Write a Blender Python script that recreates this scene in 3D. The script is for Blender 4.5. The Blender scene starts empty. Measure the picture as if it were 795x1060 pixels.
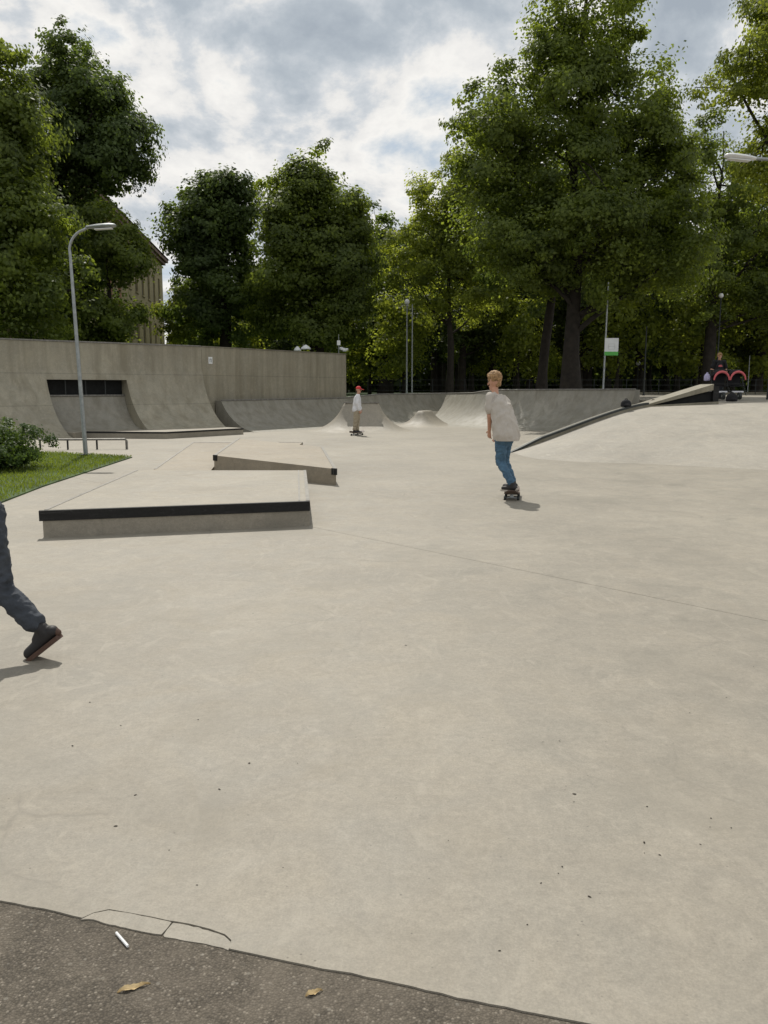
import bpy, bmesh, math, random
import numpy as np
from mathutils import Vector, Matrix, noise

R = math.radians
sc = bpy.context.scene
col = sc.collection
random.seed(7)

# ------------------------------------------------------------------ camera
PITCH = R(8.43); FOC = 860.0; CX, CY = 397.5, 530.0; CH = 1.5
cam_d = bpy.data.cameras.new('camera'); cam = bpy.data.objects.new('camera', cam_d); col.objects.link(cam)
cam.location = (0, 0, CH); cam.rotation_euler = (math.pi/2 - PITCH, 0, 0)
cam_d.sensor_fit = 'VERTICAL'; cam_d.sensor_height = 24; cam_d.lens = 24*FOC/1060
cam_d.clip_start = .05; cam_d.clip_end = 2000
sc.camera = cam

# ------------------------------------------------------------------ sky and sun
SUN_EL, SUN_AZ = R(52), math.atan2(-.24, .97)      # azimuth from +Y, towards -X
sv = Vector((math.sin(SUN_AZ)*math.cos(SUN_EL), math.cos(SUN_AZ)*math.cos(SUN_EL), math.sin(SUN_EL)))
w = bpy.data.worlds.new('World'); sc.world = w; w.use_nodes = True
nt = w.node_tree; nt.nodes.clear()
def N(nt, t, **k):
    n = nt.nodes.new(t)
    for a, b in k.items():
        if a == 'inp':
            for i, v in b.items(): n.inputs[i].default_value = v
        else: setattr(n, a, b)
    return n
def ramp(nt, fac, stops, interp='LINEAR'):
    r = N(nt, 'ShaderNodeValToRGB'); r.color_ramp.interpolation = interp
    e = r.color_ramp.elements
    while len(e) < len(stops): e.new(.5)
    for i, (p, c) in enumerate(stops):
        e[i].position = p; e[i].color = (c[0], c[1], c[2], 1) if hasattr(c, '__len__') else (c, c, c, 1)
    nt.links.new(fac, r.inputs[0]); return r.outputs[0]
def math_n(nt, op, a, b=None):
    m = N(nt, 'ShaderNodeMath', operation=op)
    for i, v in enumerate((a, b)):
        if v is None: continue
        if isinstance(v, (int, float)): m.inputs[i].default_value = v
        else: nt.links.new(v, m.inputs[i])
    return m.outputs[0]
def mixc(nt, fac, a, b, mode='MIX'):
    m = N(nt, 'ShaderNodeMix', data_type='RGBA', blend_type=mode)
    for i, v in ((0, fac), (6, a), (7, b)):
        if isinstance(v, (int, float)): m.inputs[i].default_value = v
        elif isinstance(v, tuple): m.inputs[i].default_value = (v[0], v[1], v[2], 1)
        else: nt.links.new(v, m.inputs[i])
    return m.outputs[2]
sky = N(nt, 'ShaderNodeTexSky', sky_type='NISHITA', sun_disc=False, sun_elevation=SUN_EL, sun_rotation=SUN_AZ)
sky.dust_density = 1.5
tc = N(nt, 'ShaderNodeTexCoord'); sp = N(nt, 'ShaderNodeSeparateXYZ'); nt.links.new(tc.outputs['Generated'], sp.inputs[0])
den = math_n(nt, 'ADD', math_n(nt, 'MAXIMUM', sp.outputs[2], 0.0), .50)
cb = N(nt, 'ShaderNodeCombineXYZ')
nt.links.new(math_n(nt, 'DIVIDE', sp.outputs[0], den), cb.inputs[0])
nt.links.new(math_n(nt, 'DIVIDE', sp.outputs[1], den), cb.inputs[1])
def cloudn(off, scale, det, dist):
    mp = N(nt, 'ShaderNodeMapping'); mp.inputs['Location'].default_value = off
    nt.links.new(cb.outputs[0], mp.inputs[0])
    n = N(nt, 'ShaderNodeTexNoise', inp={'Scale': scale, 'Detail': det, 'Roughness': .6, 'Distortion': dist})
    nt.links.new(mp.outputs[0], n.inputs[0]); return n.outputs[0]
n1 = cloudn((5.6, 9.3, 0), 4.6, 12, .15)
n2 = cloudn((2.3, 7.2, 2), 2.0, 3, 0)
dens = math_n(nt, 'ADD', n1, math_n(nt, 'MULTIPLY', math_n(nt, 'SUBTRACT', n2, .5), .7))
cover = ramp(nt, dens, [(.26, .3), (.40, 1)], 'EASE')
shade = ramp(nt, dens, [(.33, (6.6, 7.4, 8.2)), (.44, (11.0, 10.8, 10.4)), (.50, (9.8, 9.7, 9.5)), (.545, (7.4, 7.8, 8.2)), (.61, (5.6, 6.2, 6.8)), (.70, (4.4, 5.0, 5.7))])
skyc = mixc(nt, 1.0, sky.outputs[0], (1.0, 1.0, 1.0), 'MULTIPLY')
bluehz = mixc(nt, .6, skyc, (6.0, 7.2, 8.4))
full = mixc(nt, cover, bluehz, shade)
bg = N(nt, 'ShaderNodeBackground'); bg.inputs[1].default_value = .085
nt.links.new(full, bg.inputs[0])
out = N(nt, 'ShaderNodeOutputWorld'); nt.links.new(bg.outputs[0], out.inputs[0])
sl = bpy.data.lights.new('sun', 'SUN'); sl.energy = 3.6; sl.angle = R(.6); sl.color = (1, .95, .86)
so = bpy.data.objects.new('sun', sl); col.objects.link(so)
so.rotation_euler = sv.to_track_quat('Z', 'Y').to_euler(); so.location = (0, 0, 60)
sc.view_settings.view_transform = 'Standard'; sc.view_settings.look = 'None'
sc.view_settings.exposure = 0; sc.view_settings.gamma = 1
sc.cycles.max_bounces = 8; sc.cycles.transparent_max_bounces = 8

# ------------------------------------------------------------------ helpers: place
cp, sn = math.cos(PITCH), math.sin(PITCH)
def ray(px, py):
    a = (px-CX)/FOC; b = (CY-py)/FOC
    return Vector((a, cp + b*sn, -sn + b*cp))
def G(px, py, z=0.0):
    d = ray(px, py); t = (z-CH)/d.z; return Vector((d.x*t, d.y*t, z))
def AY(px, py, Y):
    d = ray(px, py); t = Y/d.y; return Vector((d.x*t, Y, CH + d.z*t))

# ------------------------------------------------------------------ helpers: build
def tag(o, label=None, cat=None, group=None, kind=None):
    if label: o['label'] = label
    if cat: o['category'] = cat
    if group: o['group'] = group
    if kind: o['kind'] = kind
    return o
def empty(name, loc, label, cat, group=None, rz=0):
    o = bpy.data.objects.new(name, None); col.objects.link(o); o.location = loc; o.rotation_euler = (0, 0, rz)
    o.empty_display_size = .2
    return tag(o, label, cat, group)
class MB:
    def __init__(s): s.v = []; s.f = []
    def add(s, vs, fs):
        n = len(s.v); s.v += [tuple(v) for v in vs]; s.f += [tuple(i+n for i in f) for f in fs]; return s
    def box(s, x0, x1, y0, y1, z0, z1, M=None):
        vs = [Vector((x, y, z)) for z in (z0, z1) for y in (y0, y1) for x in (x0, x1)]
        if M: vs = [M @ v for v in vs]
        return s.add(vs, [(0, 2, 3, 1), (4, 5, 7, 6), (0, 1, 5, 4), (2, 6, 7, 3), (0, 4, 6, 2), (1, 3, 7, 5)])
    def prism(s, pts, z0, z1):      # pts xy, z0/z1 number or function
        n = len(pts); a = sum(pts[i][0]*pts[(i+1) % n][1]-pts[(i+1) % n][0]*pts[i][1] for i in range(n))
        if a < 0: pts = pts[::-1]
        f0 = z0 if callable(z0) else (lambda x, y: z0); f1 = z1 if callable(z1) else (lambda x, y: z1)
        vs = [(p[0], p[1], f0(p[0], p[1])) for p in pts] + [(p[0], p[1], f1(p[0], p[1])) for p in pts]
        fs = [tuple(range(n))[::-1], tuple(range(n, 2*n))] + [(i, (i+1) % n, n+(i+1) % n, n+i) for i in range(n)]
        return s.add(vs, fs)
    def tube(s, pts, rad, n=8, cap=True):
        pts = [Vector(p) for p in pts]; m = len(pts)
        rad = rad if hasattr(rad, '__len__') else [rad]*m
        base = len(s.v); u = None
        for i, p in enumerate(pts):
            t = (pts[min(i+1, m-1)]-pts[max(i-1, 0)]).normalized()
            if u is None: u = t.orthogonal().normalized()
            u = (u - t*u.dot(t)).normalized(); v = t.cross(u)
            for k in range(n):
                a = 2*math.pi*k/n; q = p + (u*math.cos(a)+v*math.sin(a))*rad[i]; s.v.append(tuple(q))
        for i in range(m-1):
            for k in range(n):
                a = base+i*n+k; b = base+i*n+(k+1) % n; s.f.append((a, b, b+n, a+n))
        if cap:
            s.f.append(tuple(base+k for k in range(n))[::-1]); s.f.append(tuple(base+(m-1)*n+k for k in range(n)))
        return s
    def lathe(s, prof, c=(0, 0, 0), n=16):
        base = len(s.v)
        for r, z in prof:
            for k in range(n):
                a = 2*math.pi*k/n; s.v.append((c[0]+r*math.cos(a), c[1]+r*math.sin(a), c[2]+z))
        for i in range(len(prof)-1):
            for k in range(n):
                a = base+i*n+k; b = base+i*n+(k+1) % n; s.f.append((a, b, b+n, a+n))
        s.f.append(tuple(base+k for k in range(n))[::-1]); s.f.append(tuple(base+(len(prof)-1)*n+k for k in range(n)))
        return s
    def build(s, name, mat, parent=None, smooth=False, bevel=0, loc=None, sharp=40):
        me = bpy.data.meshes.new(name); me.from_pydata(s.v, [], s.f); me.validate()
        bm = bmesh.new(); bm.from_mesh(me); bmesh.ops.recalc_face_normals(bm, faces=bm.faces); bm.to_mesh(me); bm.free()
        me.materials.append(mat)
        if smooth:
            for p in me.polygons: p.use_smooth = True
            me.set_sharp_from_angle(angle=R(sharp))
        o = bpy.data.objects.new(name, me); col.objects.link(o)
        if parent: o.parent = parent
        if loc is not None: o.location = loc
        if bevel:
            b = o.modifiers.new('bevel', 'BEVEL'); b.width = bevel; b.segments = 2; b.limit_method = 'ANGLE'; b.angle_limit = R(35)
        return o
def rotz(a): return Matrix.Rotation(a, 4, 'Z')
def copy_tree(o, parent=None):
    c = o.copy(); col.objects.link(c); c.parent = parent
    for ch in list(o.children): copy_tree(ch, c)
    return c

# ------------------------------------------------------------------ materials
def new_mat(name):
    m = bpy.data.materials.new(name); m.use_nodes = True; t = m.node_tree; t.nodes.clear()
    o = N(t, 'ShaderNodeOutputMaterial'); p = N(t, 'ShaderNodeBsdfPrincipled')
    t.links.new(p.outputs[0], o.inputs[0]); return m, t, p, o
def nz(t, vec, scale, det=4, rough=.5, dist=0, sx=(1, 1, 1)):
    if sx != (1, 1, 1):
        mp = N(t, 'ShaderNodeMapping'); mp.inputs['Scale'].default_value = sx; t.links.new(vec, mp.inputs[0]); vec = mp.outputs[0]
    n = N(t, 'ShaderNodeTexNoise', inp={'Scale': scale, 'Detail': det, 'Roughness': rough, 'Distortion': dist})
    t.links.new(vec, n.inputs[0]); return n.outputs[0]
def plain(name, c, rough=.6, metal=0, var=.25, scale=8, bump=.15, spec=.4):
    m, t, p, o = new_mat(name)
    g = N(t, 'ShaderNodeTexCoord').outputs['Object']
    f = nz(t, g, scale, 5, .6)
    lo = tuple(x*(1-var) for x in c); hi = tuple(min(1, x*(1+var)) for x in c)
    t.links.new(ramp(t, f, [(.3, lo), (.7, hi)]), p.inputs['Base Color'])
    p.inputs['Roughness'].default_value = rough; p.inputs['Metallic'].default_value = metal
    p.inputs['Specular IOR Level'].default_value = spec
    if bump:
        b = N(t, 'ShaderNodeBump', inp={'Strength': bump, 'Distance': .01}); t.links.new(nz(t, g, scale*6, 4), b.inputs['Height'])
        t.links.new(b.outputs[0], p.inputs['Normal'])
    return m
def concrete(name, c, kind='slab'):
    m, t, p, o = new_mat(name)
    g = N(t, 'ShaderNodeNewGeometry').outputs['Position']
    big = nz(t, g, .35, 5, .6, .4); med = nz(t, g, 2.2, 7, .62, .8); fine = nz(t, g, 38, 6, .7)
    lo = tuple(x*.84 for x in c); hi = tuple(x*1.12 for x in c)
    cc = ramp(t, big, [(.3, lo), (.7, hi)])
    cc = mixc(t, .55, cc, mixc(t, 1.0, cc, ramp(t, med, [(.28, (.78, .80, .80)), (.5, (1, 1, .99)), (.72, (1.14, 1.12, 1.08))]), 'MULTIPLY'))
    cc = mixc(t, 1.0, cc, ramp(t, fine, [(.25, .84), (.75, 1.15)]), 'MULTIPLY')
    gr = nz(t, g, 130, 3, .6); cc = mixc(t, 1.0, cc, ramp(t, gr, [(.3, .88), (.7, 1.12)]), 'MULTIPLY')
    bl2 = nz(t, g, 9, 7, .7, .5); cc = mixc(t, 1.0, cc, ramp(t, bl2, [(.3, .90), (.7, 1.08)]), 'MULTIPLY')
    if kind == 'slab':
        # pale trowel smears and faint wheel scuffs
        sm = nz(t, g, 3.2, 9, .72, 2.2, (1, .55, 1))
        cc = mixc(t, ramp(t, sm, [(.54, 0), (.66, .42)]), cc, tuple(min(1, x*1.32) for x in c))
        pt = nz(t, g, 14, 8, .75, .6)
        cc = mixc(t, ramp(t, pt, [(.57, 0), (.68, .38)]), cc, tuple(x*1.3 for x in c))
        dk = nz(t, g, 1.1, 6, .6, 1.0)
        cc = mixc(t, ramp(t, dk, [(.5, 0), (.75, .5)]), cc, tuple(x*.74*k for x, k in zip(c, (.99, 1, .98))))
        wv = N(t, 'ShaderNodeTexVoronoi', feature='DISTANCE_TO_EDGE', inp={'Scale': .55})
        mp = N(t, 'ShaderNodeMixRGB', blend_type='ADD'); mp.inputs[0].default_value = .35
        nn = N(t, 'ShaderNodeTexNoise', inp={'Scale': 1.5, 'Detail': 3}); t.links.new(g, nn.inputs[0])
        t.links.new(g, mp.inputs[1]); t.links.new(nn.outputs[1], mp.inputs[2]); t.links.new(mp.outputs[0], wv.inputs[0])
        sc_ = math_n(t, 'MULTIPLY', ramp(t, wv.outputs[0], [(0, 1), (.006, 0)]), ramp(t, nz(t, g, 1.3, 3), [(.5, 0), (.62, .45)]))
        cc = mixc(t, sc_, cc, tuple(x*.6 for x in c))
    else:
        st = nz(t, g, 1.6, 6, .6, .3, (2.2, 2.2, .22))
        cc = mixc(t, ramp(t, st, [(.42, 0), (.68, .75)]), cc, tuple(x*.62*k for x, k in zip(c, (1.0, .96, .86))))
        if kind == 'wall':
            sx = N(t, 'ShaderNodeSeparateXYZ'); t.links.new(g, sx.inputs[0])
            wv = math_n(t, 'FRACT', math_n(t, 'DIVIDE', sx.outputs[2], .99))
            ln = ramp(t, wv, [(0, .72), (.02, 1), (.98, 1), (1, .72)])
            cc = mixc(t, 1.0, cc, ln, 'MULTIPLY')
            bl = nz(t, g, 5, 8, .7, 1.5)
            cc = mixc(t, ramp(t, bl, [(.55, 0), (.7, .35)]), cc, tuple(x*1.35 for x in c))
    # pores and embedded specks
    vo = N(t, 'ShaderNodeTexVoronoi', inp={'Scale': 22.0}); t.links.new(g, vo.inputs[0])
    thr = math_n(t, 'MULTIPLY', ramp(t, vo.outputs[0], [(.04, 1), (.10, 0)]), ramp(t, nz(t, g, 6, 2), [(.5, 0), (.58, .7)]))
    cc = mixc(t, thr, cc, (.08, .07, .055))
    t.links.new(cc, p.inputs['Base Color'])
    p.inputs['Specular IOR Level'].default_value = .42
    t.links.new(ramp(t, med, [(.3, .54), (.7, .72)]), p.inputs['Roughness'])
    h = math_n(t, 'ADD', math_n(t, 'MULTIPLY', nz(t, g, 90, 5, .7), .35), math_n(t, 'MULTIPLY', nz(t, g, 6, 5, .6), 1.0))
    b = N(t, 'ShaderNodeBump', inp={'Strength': .35, 'Distance': .012}); t.links.new(h, b.inputs['Height']); t.links.new(b.outputs[0], p.inputs['Normal'])
    return m
def asphalt():
    m, t, p, o = new_mat('asphalt')
    g = N(t, 'ShaderNodeNewGeometry').outputs['Position']
    v = N(t, 'ShaderNodeTexVoronoi', inp={'Scale': 150.0}); t.links.new(g, v.inputs[0])
    v2 = N(t, 'ShaderNodeTexVoronoi', inp={'Scale': 55.0}); t.links.new(g, v2.inputs[0])
    cell = N(t, 'ShaderNodeSeparateColor'); t.links.new(v.outputs['Color'], cell.inputs[0])
    cc = ramp(t, cell.outputs[0], [(0, (.080, .068, .052)), (.55, (.112, .096, .074)), (.9, (.14, .12, .095)), (.99, (.24, .21, .17))])
    cc = mixc(t, ramp(t, v.outputs[0], [(.3, 0), (.7, .6)]), cc, (.04, .035, .028))
    cell2 = N(t, 'ShaderNodeSeparateColor'); t.links.new(v2.outputs['Color'], cell2.inputs[0])
    st = math_n(t, 'MULTIPLY', ramp(t, cell2.outputs[1], [(.90, 0), (.94, 1)]), ramp(t, v2.outputs[0], [(.22, 1), (.38, 0)]))
    cc = mixc(t, math_n(t, 'MULTIPLY', st, .4), cc, (.30, .28, .24))
    cc = mixc(t, ramp(t, nz(t, g, 5, 8, .75, .8), [(.42, 0), (.68, .6)]), cc, (.175, .15, .118))
    t.links.new(cc, p.inputs['Base Color']); p.inputs['Roughness'].default_value = .85; p.inputs['Specular IOR Level'].default_value = .25
    h = math_n(t, 'ADD', math_n(t, 'MULTIPLY', v.outputs[0], -1.0), math_n(t, 'MULTIPLY', nz(t, g, 22, 4), .8))
    b = N(t, 'ShaderNodeBump', inp={'Strength': .6, 'Distance': .005}); t.links.new(h, b.inputs['Height']); t.links.new(b.outputs[0], p.inputs['Normal'])
    return m
def leaf_mat(name, c, tr, trans=.45):
    m, t, p, o = new_mat(name)
    g = N(t, 'ShaderNodeNewGeometry')
    f = g.outputs['Random Per Island']; cl = nz(t, g.outputs['Position'], .45, 3)
    k = math_n(t, 'ADD', math_n(t, 'MULTIPLY', f, .5), math_n(t, 'MULTIPLY', ramp(t, cl, [(.35, 0), (.65, 1)]), .5))
    def rg(c): return ramp(t, k, [(.1, tuple(x*.6 for x in c)), (.9, (c[0]*1.45, c[1]*1.3, c[2]*1.1))])
    t.links.new(rg(c), p.inputs['Base Color']); p.inputs['Roughness'].default_value = .55; p.inputs['Specular IOR Level'].default_value = .3
    tb = N(t, 'ShaderNodeBsdfTranslucent'); t.links.new(rg(tr), tb.inputs[0])
    mx = N(t, 'ShaderNodeMixShader'); mx.inputs[0].default_value = trans
    t.links.new(p.outputs[0], mx.inputs[1]); t.links.new(tb.outputs[0], mx.inputs[2]); t.links.new(mx.outputs[0], o.inputs[0])
    return m

def scuffed():
    m, t, p, o = new_mat('scuffed_black_steel'); g = N(t, 'ShaderNodeNewGeometry').outputs['Position']
    a = nz(t, g, 7, 8, .75, 1.2, (.5, .5, 2.5)); b_ = nz(t, g, 60, 4, .6)
    cc = ramp(t, a, [(.35, .009), (.58, .016), (.66, .045), (.78, .10)]); cc = mixc(t, 1.0, cc, ramp(t, b_, [(.3, .7), (.7, 1.3)]), 'MULTIPLY')
    t.links.new(cc, p.inputs['Base Color']); p.inputs['Roughness'].default_value = .5; p.inputs['Specular IOR Level'].default_value = .25
    return m
M = dict(
    slab=concrete('slab_concrete', (.262, .237, .193)),
    obst=concrete('obstacle_concrete', (.272, .245, .197)),
    mound=concrete('bank_concrete', (.305, .28, .236)),
    warm=concrete('warm_concrete', (.262, .225, .170)),
    side=concrete('formed_concrete', (.25, .23, .175), 'form'),
    wall=concrete('wall_concrete', (.305, .28, .215), 'wall'),
    trans=concrete('transition_concrete', (.272, .257, .215), 'form'),
    asphalt=asphalt(),
    black=scuffed(),
    steel=plain('galvanised_steel', (.32, .34, .34), .45, .6, .2, 10, .1),
    worn=plain('worn_steel', (.20, .19, .17), .5, .3, .35, 14, .1),
    dkmetal=plain('dark_metal', (.03, .035, .035), .5, .2, .3),
    white=plain('white_plastic', (.75, .76, .76), .35, 0, .06, 10, .0),
    dark=plain('dark_void', (.012, .013, .013), .9, 0, .3),
    bark=plain('bark', (.026, .021, .016), .9, 0, .45, 4, .8),
    soil=plain('soil', (.09, .07, .045), .95, 0, .4, 6, .6),
    meadow=plain('meadow', (.045, .075, .022), .9, 0, .5, 1.2, .6),
    plaster=plain('ochre_plaster', (.30, .255, .135), .85, 0, .18, .5, .2),
    cornice=plain('cornice_brown', (.16, .09, .06), .7, 0, .3, 2, .2),
    brick=plain('red_brick', (.26, .13, .075), .85, 0, .3, 3, .4),
    glass=plain('window_glass', (.02, .025, .028), .12, 0, .2, 3, 0, .6),
    frame=plain('window_frame', (.07, .065, .055), .6, 0, .2),
    leafA=leaf_mat('leaf_linden', (.088, .125, .030), (.31, .42, .05)),
    leafB=leaf_mat('leaf_dark', (.062, .100, .030), (.20, .30, .045), .4),
    leafC=leaf_mat('leaf_lime', (.12, .16, .032), (.42, .52, .06), .5),
    leafD=leaf_mat('leaf_forest', (.045, .070, .022), (.14, .21, .038), .45),
    hedge=leaf_mat('leaf_hedge', (.045, .085, .022), (.12, .20, .03), .35),
    grass=leaf_mat('grass_blade', (.10, .145, .022), (.26, .36, .04), .4),
    skin=plain('skin', (.50, .27, .18), .5, 0, .08, 20, .05),
    hair=plain('blond_hair', (.34, .205, .095), .6, 0, .55, 30, .8),
    darkhair=plain('dark_hair', (.05, .03, .02), .6, 0, .4, 40, .8),
    tee=plain('grey_shirt_cloth', (.47, .43, .38), .9, 0, .06, 6, .4),
    wtee=plain('white_shirt_cloth', (.66, .66, .68), .9, 0, .06, 6, .4),
    btee=plain('black_shirt_cloth', (.014, .014, .016), .9, 0, .2, 6, .4),
    jeans=plain('blue_denim', (.065, .13, .20), .85, 0, .35, 9, .5),
    gjeans=plain('grey_denim', (.045, .052, .064), .85, 0, .35, 9, .5),
    khaki=plain('khaki_cloth', (.34, .29, .21), .9, 0, .12, 9, .4),
    shoe=plain('black_shoe', (.02, .018, .018), .6, 0, .3),
    sole=plain('brown_sole', (.09, .05, .035), .7, 0, .3),
    wsole=plain('pale_sole', (.45, .41, .35), .7, 0, .2),
    red=plain('red_cloth', (.50, .035, .04), .8, 0, .15),
    pink=plain('coral_pink_cloth', (.62, .14, .15), .8, 0, .1),
    deck=plain('deck_wood', (.09, .06, .045), .6, 0, .3),
    green=plain('green_print', (.10, .42, .08), .5, 0, .05, 5, 0),
    litter=plain('dry_leaf', (.50, .38, .20), .7, 0, .25, 30, .2),
    speck=plain('dark_leaf_bits', (.035, .028, .02), .9, 0, .4, 30, .2),
    eye=plain('eye_dark', (.03, .02, .015), .2, 0, .1, 5, 0),
    lilac=plain('lilac_cloth', (.45, .42, .60), .9, 0, .1),
)

# ------------------------------------------------------------------ ground
gp = MB(); gp.add([(-700, -300, -.10), (700, -300, -.10), (700, 900, -.10), (-700, 900, -.10)], [(0, 1, 2, 3)])
tag(gp.build('ground', M['soil']), kind='structure')
e0, e1 = G(0, 932), G(610, 1060)
ed = (e1-e0).normalized(); en = Vector((-ed.y, ed.x, 0))       # en points away from camera
def edge_pt(t, jit=0.0):
    p = e0 + ed*t; j = (noise.noise(Vector((t*3.1, 0, 0)))*.007 + noise.noise(Vector((t*17, 4, 0)))*.006 + noise.noise(Vector((t*60, 9, 0)))*.003)*1.0
    return p + en*j
a0, a1 = e0 - ed*40, e0 + ed*40
asp = MB(); q = [a0+en*.5, a1+en*.5, a1-en*30, a0-en*30]
asp.add([(v.x, v.y, -.005) for v in q], [(0, 1, 2, 3)])
tag(asp.build('asphalt_path', M['asphalt']), kind='structure')

# slab split at an expansion joint
j0, j1 = G(335, 548), G(795, 643); jd = (j1-j0).normalized(); jn = Vector((-jd.y, jd.x, 0))
if jn.y < 0: jn = -jn
jl0, jl1 = j0 - jd*34, j0 + jd*16
# notch for two broken pieces at the near edge
def pxs(l): return [G(*p) for p in l]
crackA = pxs([(84, 951), (97, 944.5), (113, 941), (136, 945), (158, 949), (176, 953)])
crackB = pxs([(181, 953.5), (196, 956), (216, 961), (233, 967), (239.5, 973), (237.5, 981)])
mid = pxs([(178, 954.5), (173, 961), (168, 967)])
def along(p): return (p-e0).dot(ed)
tA, tB, tM = along(crackA[0]), along(crackB[-1]), along(mid[-1])
near = []
t = -36.0
while t < tA: near.append(edge_pt(t)); t += .05 if t > -1 else .6
near += [edge_pt(tA)] + crackA[1:] + crackB[:-1] + [edge_pt(tB)]
t = tB+.03
while t < 7: near.append(edge_pt(t)); t += .04 if t < 6 else .6
slabm = MB(); slabm.prism([(p.x, p.y) for p in near] + [(jl1.x, jl1.y), (jl0.x, jl0.y)], -.06, 0)
tag(slabm.build('concrete_slab', M['slab']), kind='structure')
def joggle(pts, k=.004, seed=0):
    o = []
    for a, b in zip(pts[:-1], pts[1:]):
        n = max(1, int((b-a).length/.015)); d = (b-a).normalized(); nn_ = Vector((-d.y, d.x, 0))
        for i in range(n):
            p = a.lerp(b, i/n); o.append(p + nn_*noise.noise(p*60+Vector((seed, 0, 0)))*k)
    o.append(pts[-1]); return o
edgeA = [edge_pt(tM-.006-(tM-.006-tA)*i/14) + en*(.0 if i else 0) for i in range(15)]
pieceA = [p - en*.0025 for p in joggle(crackA)] + [p - ed*.003 for p in joggle(mid, .004, 3)] + edgeA[1:-1]
edgeB = [edge_pt(tB-.004-(tB-.004-tM-.01)*i/12) for i in range(13)]
pieceB = [p - en*.004 for p in joggle(crackB[:-1] + [edge_pt(tB)])] + edgeB[1:] + [p + ed*.003 for p in joggle(mid[::-1], .006, 3)]
for k, pc in enumerate((pieceA, pieceB)):
    mm = MB(); mm.prism([(p.x, p.y) for p in pc], -.05, -.001 - .0015*k)
    o = mm.build('broken_slab_piece', M['slab'])
    tag(o, ('long broken concrete sliver cracked off the slab edge, nearest the white stick', 'broken concrete piece at slab edge with rounded right end')[k], 'slab piece', 'cracked pieces along the slab edge')
BACK = 46.0
far = MB(); sh = jn*.006
far.prism([(jl0.x+sh.x, jl0.y+sh.y), (jl1.x+sh.x, jl1.y+sh.y), (60, jl1.y), (60, 60), (-60, 60), (-60, jl0.y)], -.06, 0)
tag(far.build('skatepark_floor', M['slab']), kind='structure')

# ------------------------------------------------------------------ big quarter pipe wall with recess
Rb = G(250, 449.4); e = Vector((.75, .66, 0)).normalized(); m_ = Vector((-e.y, e.x, 0))   # along, inward
def W(s, u, z): return Rb + e*s + m_*u + Vector((0, 0, z))
def s_of(px, u):                       # parameter s where the image column px meets the plane at u
    d = ray(px, 402); o = Rb + m_*u
    # (o + e s) x d = 0
    return (-(o.x*d.y - o.y*d.x))/(e.x*d.y - e.y*d.x)
def arc(h, r, n=12, z0=0.0, lip=None):   # transition profile from foot to height h
    a = math.acos(max(-1, 1-(h)/r)); return [(r*math.sin(a*i/n), z0 + r*(1-math.cos(a*i/n))) for i in range(n+1)]
HT, RT, WH, TH = 2.02, 2.55, 2.965, .32
pr = arc(HT, RT); uW = pr[-1][0] + .04
full_prof = pr + [(uW, HT+.12), (uW, WH), (uW+TH, WH), (uW+TH, 0)]
def sweep_lin(mb, prof, s0, s1, nseg=1):
    n = len(prof)
    vs = [W(s0+(s1-s0)*k/nseg, u, z) for k in range(nseg+1) for (u, z) in prof]
    fs = [(k*n+i, (k+1)*n+i, (k+1)*n+(i+1) % n, k*n+(i+1) % n) for k in range(nseg) for i in range(n)]
    fs += [tuple(range(n))[::-1], tuple(nseg*n+i for i in range(n))]
    mb.add(vs, fs)
zs, zb = 1.79, 1.27
def u_at(z): 
    for (a, b) in zip(pr[:-1], pr[1:]):
        if a[1] <= z <= b[1]: return a[0] + (b[0]-a[0])*(z-a[1])/(b[1]-a[1])
    return uW
sL, sR, sRt = s_of(50, u_at(1.5)), s_of(133, u_at(1.5)), 0.0
root = empty('big_quarter_pipe', W(-5, 1.5, 0), 'tall concrete quarter pipe wall with dark slot opening behind the lamp post', 'quarter pipe')
def local(mb, root):
    L = root.location; mb.v = [(v[0]-L.x, v[1]-L.y, v[2]-L.z) for v in mb.v]; return mb
mb = MB(); sweep_lin(mb, full_prof, -22, sL); sweep_lin(mb, full_prof, sR, sRt)
topprof = [(u_at(zs), zs)] + [p for p in pr if p[1] > zs+.02] + [(uW, HT+.12), (uW, WH), (uW+TH, WH), (uW+TH, zs)]
sweep_lin(mb, topprof, sL, sR)
local(mb, root).build('wall_shell', M['wall'], root, smooth=True, sharp=25)
# small transition inside the recess
sb = .42; h2 = zb-.20
p2 = arc(h2, 1.35, 12, .20); uoff = u_at(zb)+sb-p2[-1][0]
prof2 = [(uoff+a, b) for a, b in p2] + [(u_at(zb)+sb+.22, zb), (u_at(zb)+sb+.22, 0), (uoff, 0)]
mb = MB(); sweep_lin(mb, prof2, sL+.01, sR-.01); local(mb, root).build('small_transition', M['trans'], root, smooth=True, sharp=25)
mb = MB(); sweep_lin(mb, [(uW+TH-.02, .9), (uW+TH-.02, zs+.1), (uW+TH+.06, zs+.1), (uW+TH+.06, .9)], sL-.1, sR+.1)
local(mb, root).build('slot_backing', M['dark'], root)  # near-black sheet, its colour stands in for the unlit slot interior
for k in range(1, 4):
    mb = MB(); s_ = sL+(sR-sL)*k/4
    sweep_lin(mb, [(uW+.1, .95), (uW+.1, zs-.005), (uW+.13, zs-.005), (uW+.13, .95)], s_-.015, s_+.015)
    local(mb, root).build('bar', M['dkmetal'], root)
# coping on slot sill + wall cap
mb = MB(); mb.tube([W(sL+.02, u_at(zb)+sb-.01, zb+.015), W(sR-.02, u_at(zb)+sb-.01, zb+.015)], .03); local(mb, root).build('coping', M['worn'], root, smooth=True)
mb = MB(); sweep_lin(mb, [(uW-.025, WH+.003), (uW-.025, WH+.045), (uW+TH+.02, WH+.045), (uW+TH+.02, WH+.003)], -22, -.01)
local(mb, root).build('cap_strip', M['worn'], root)
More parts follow.
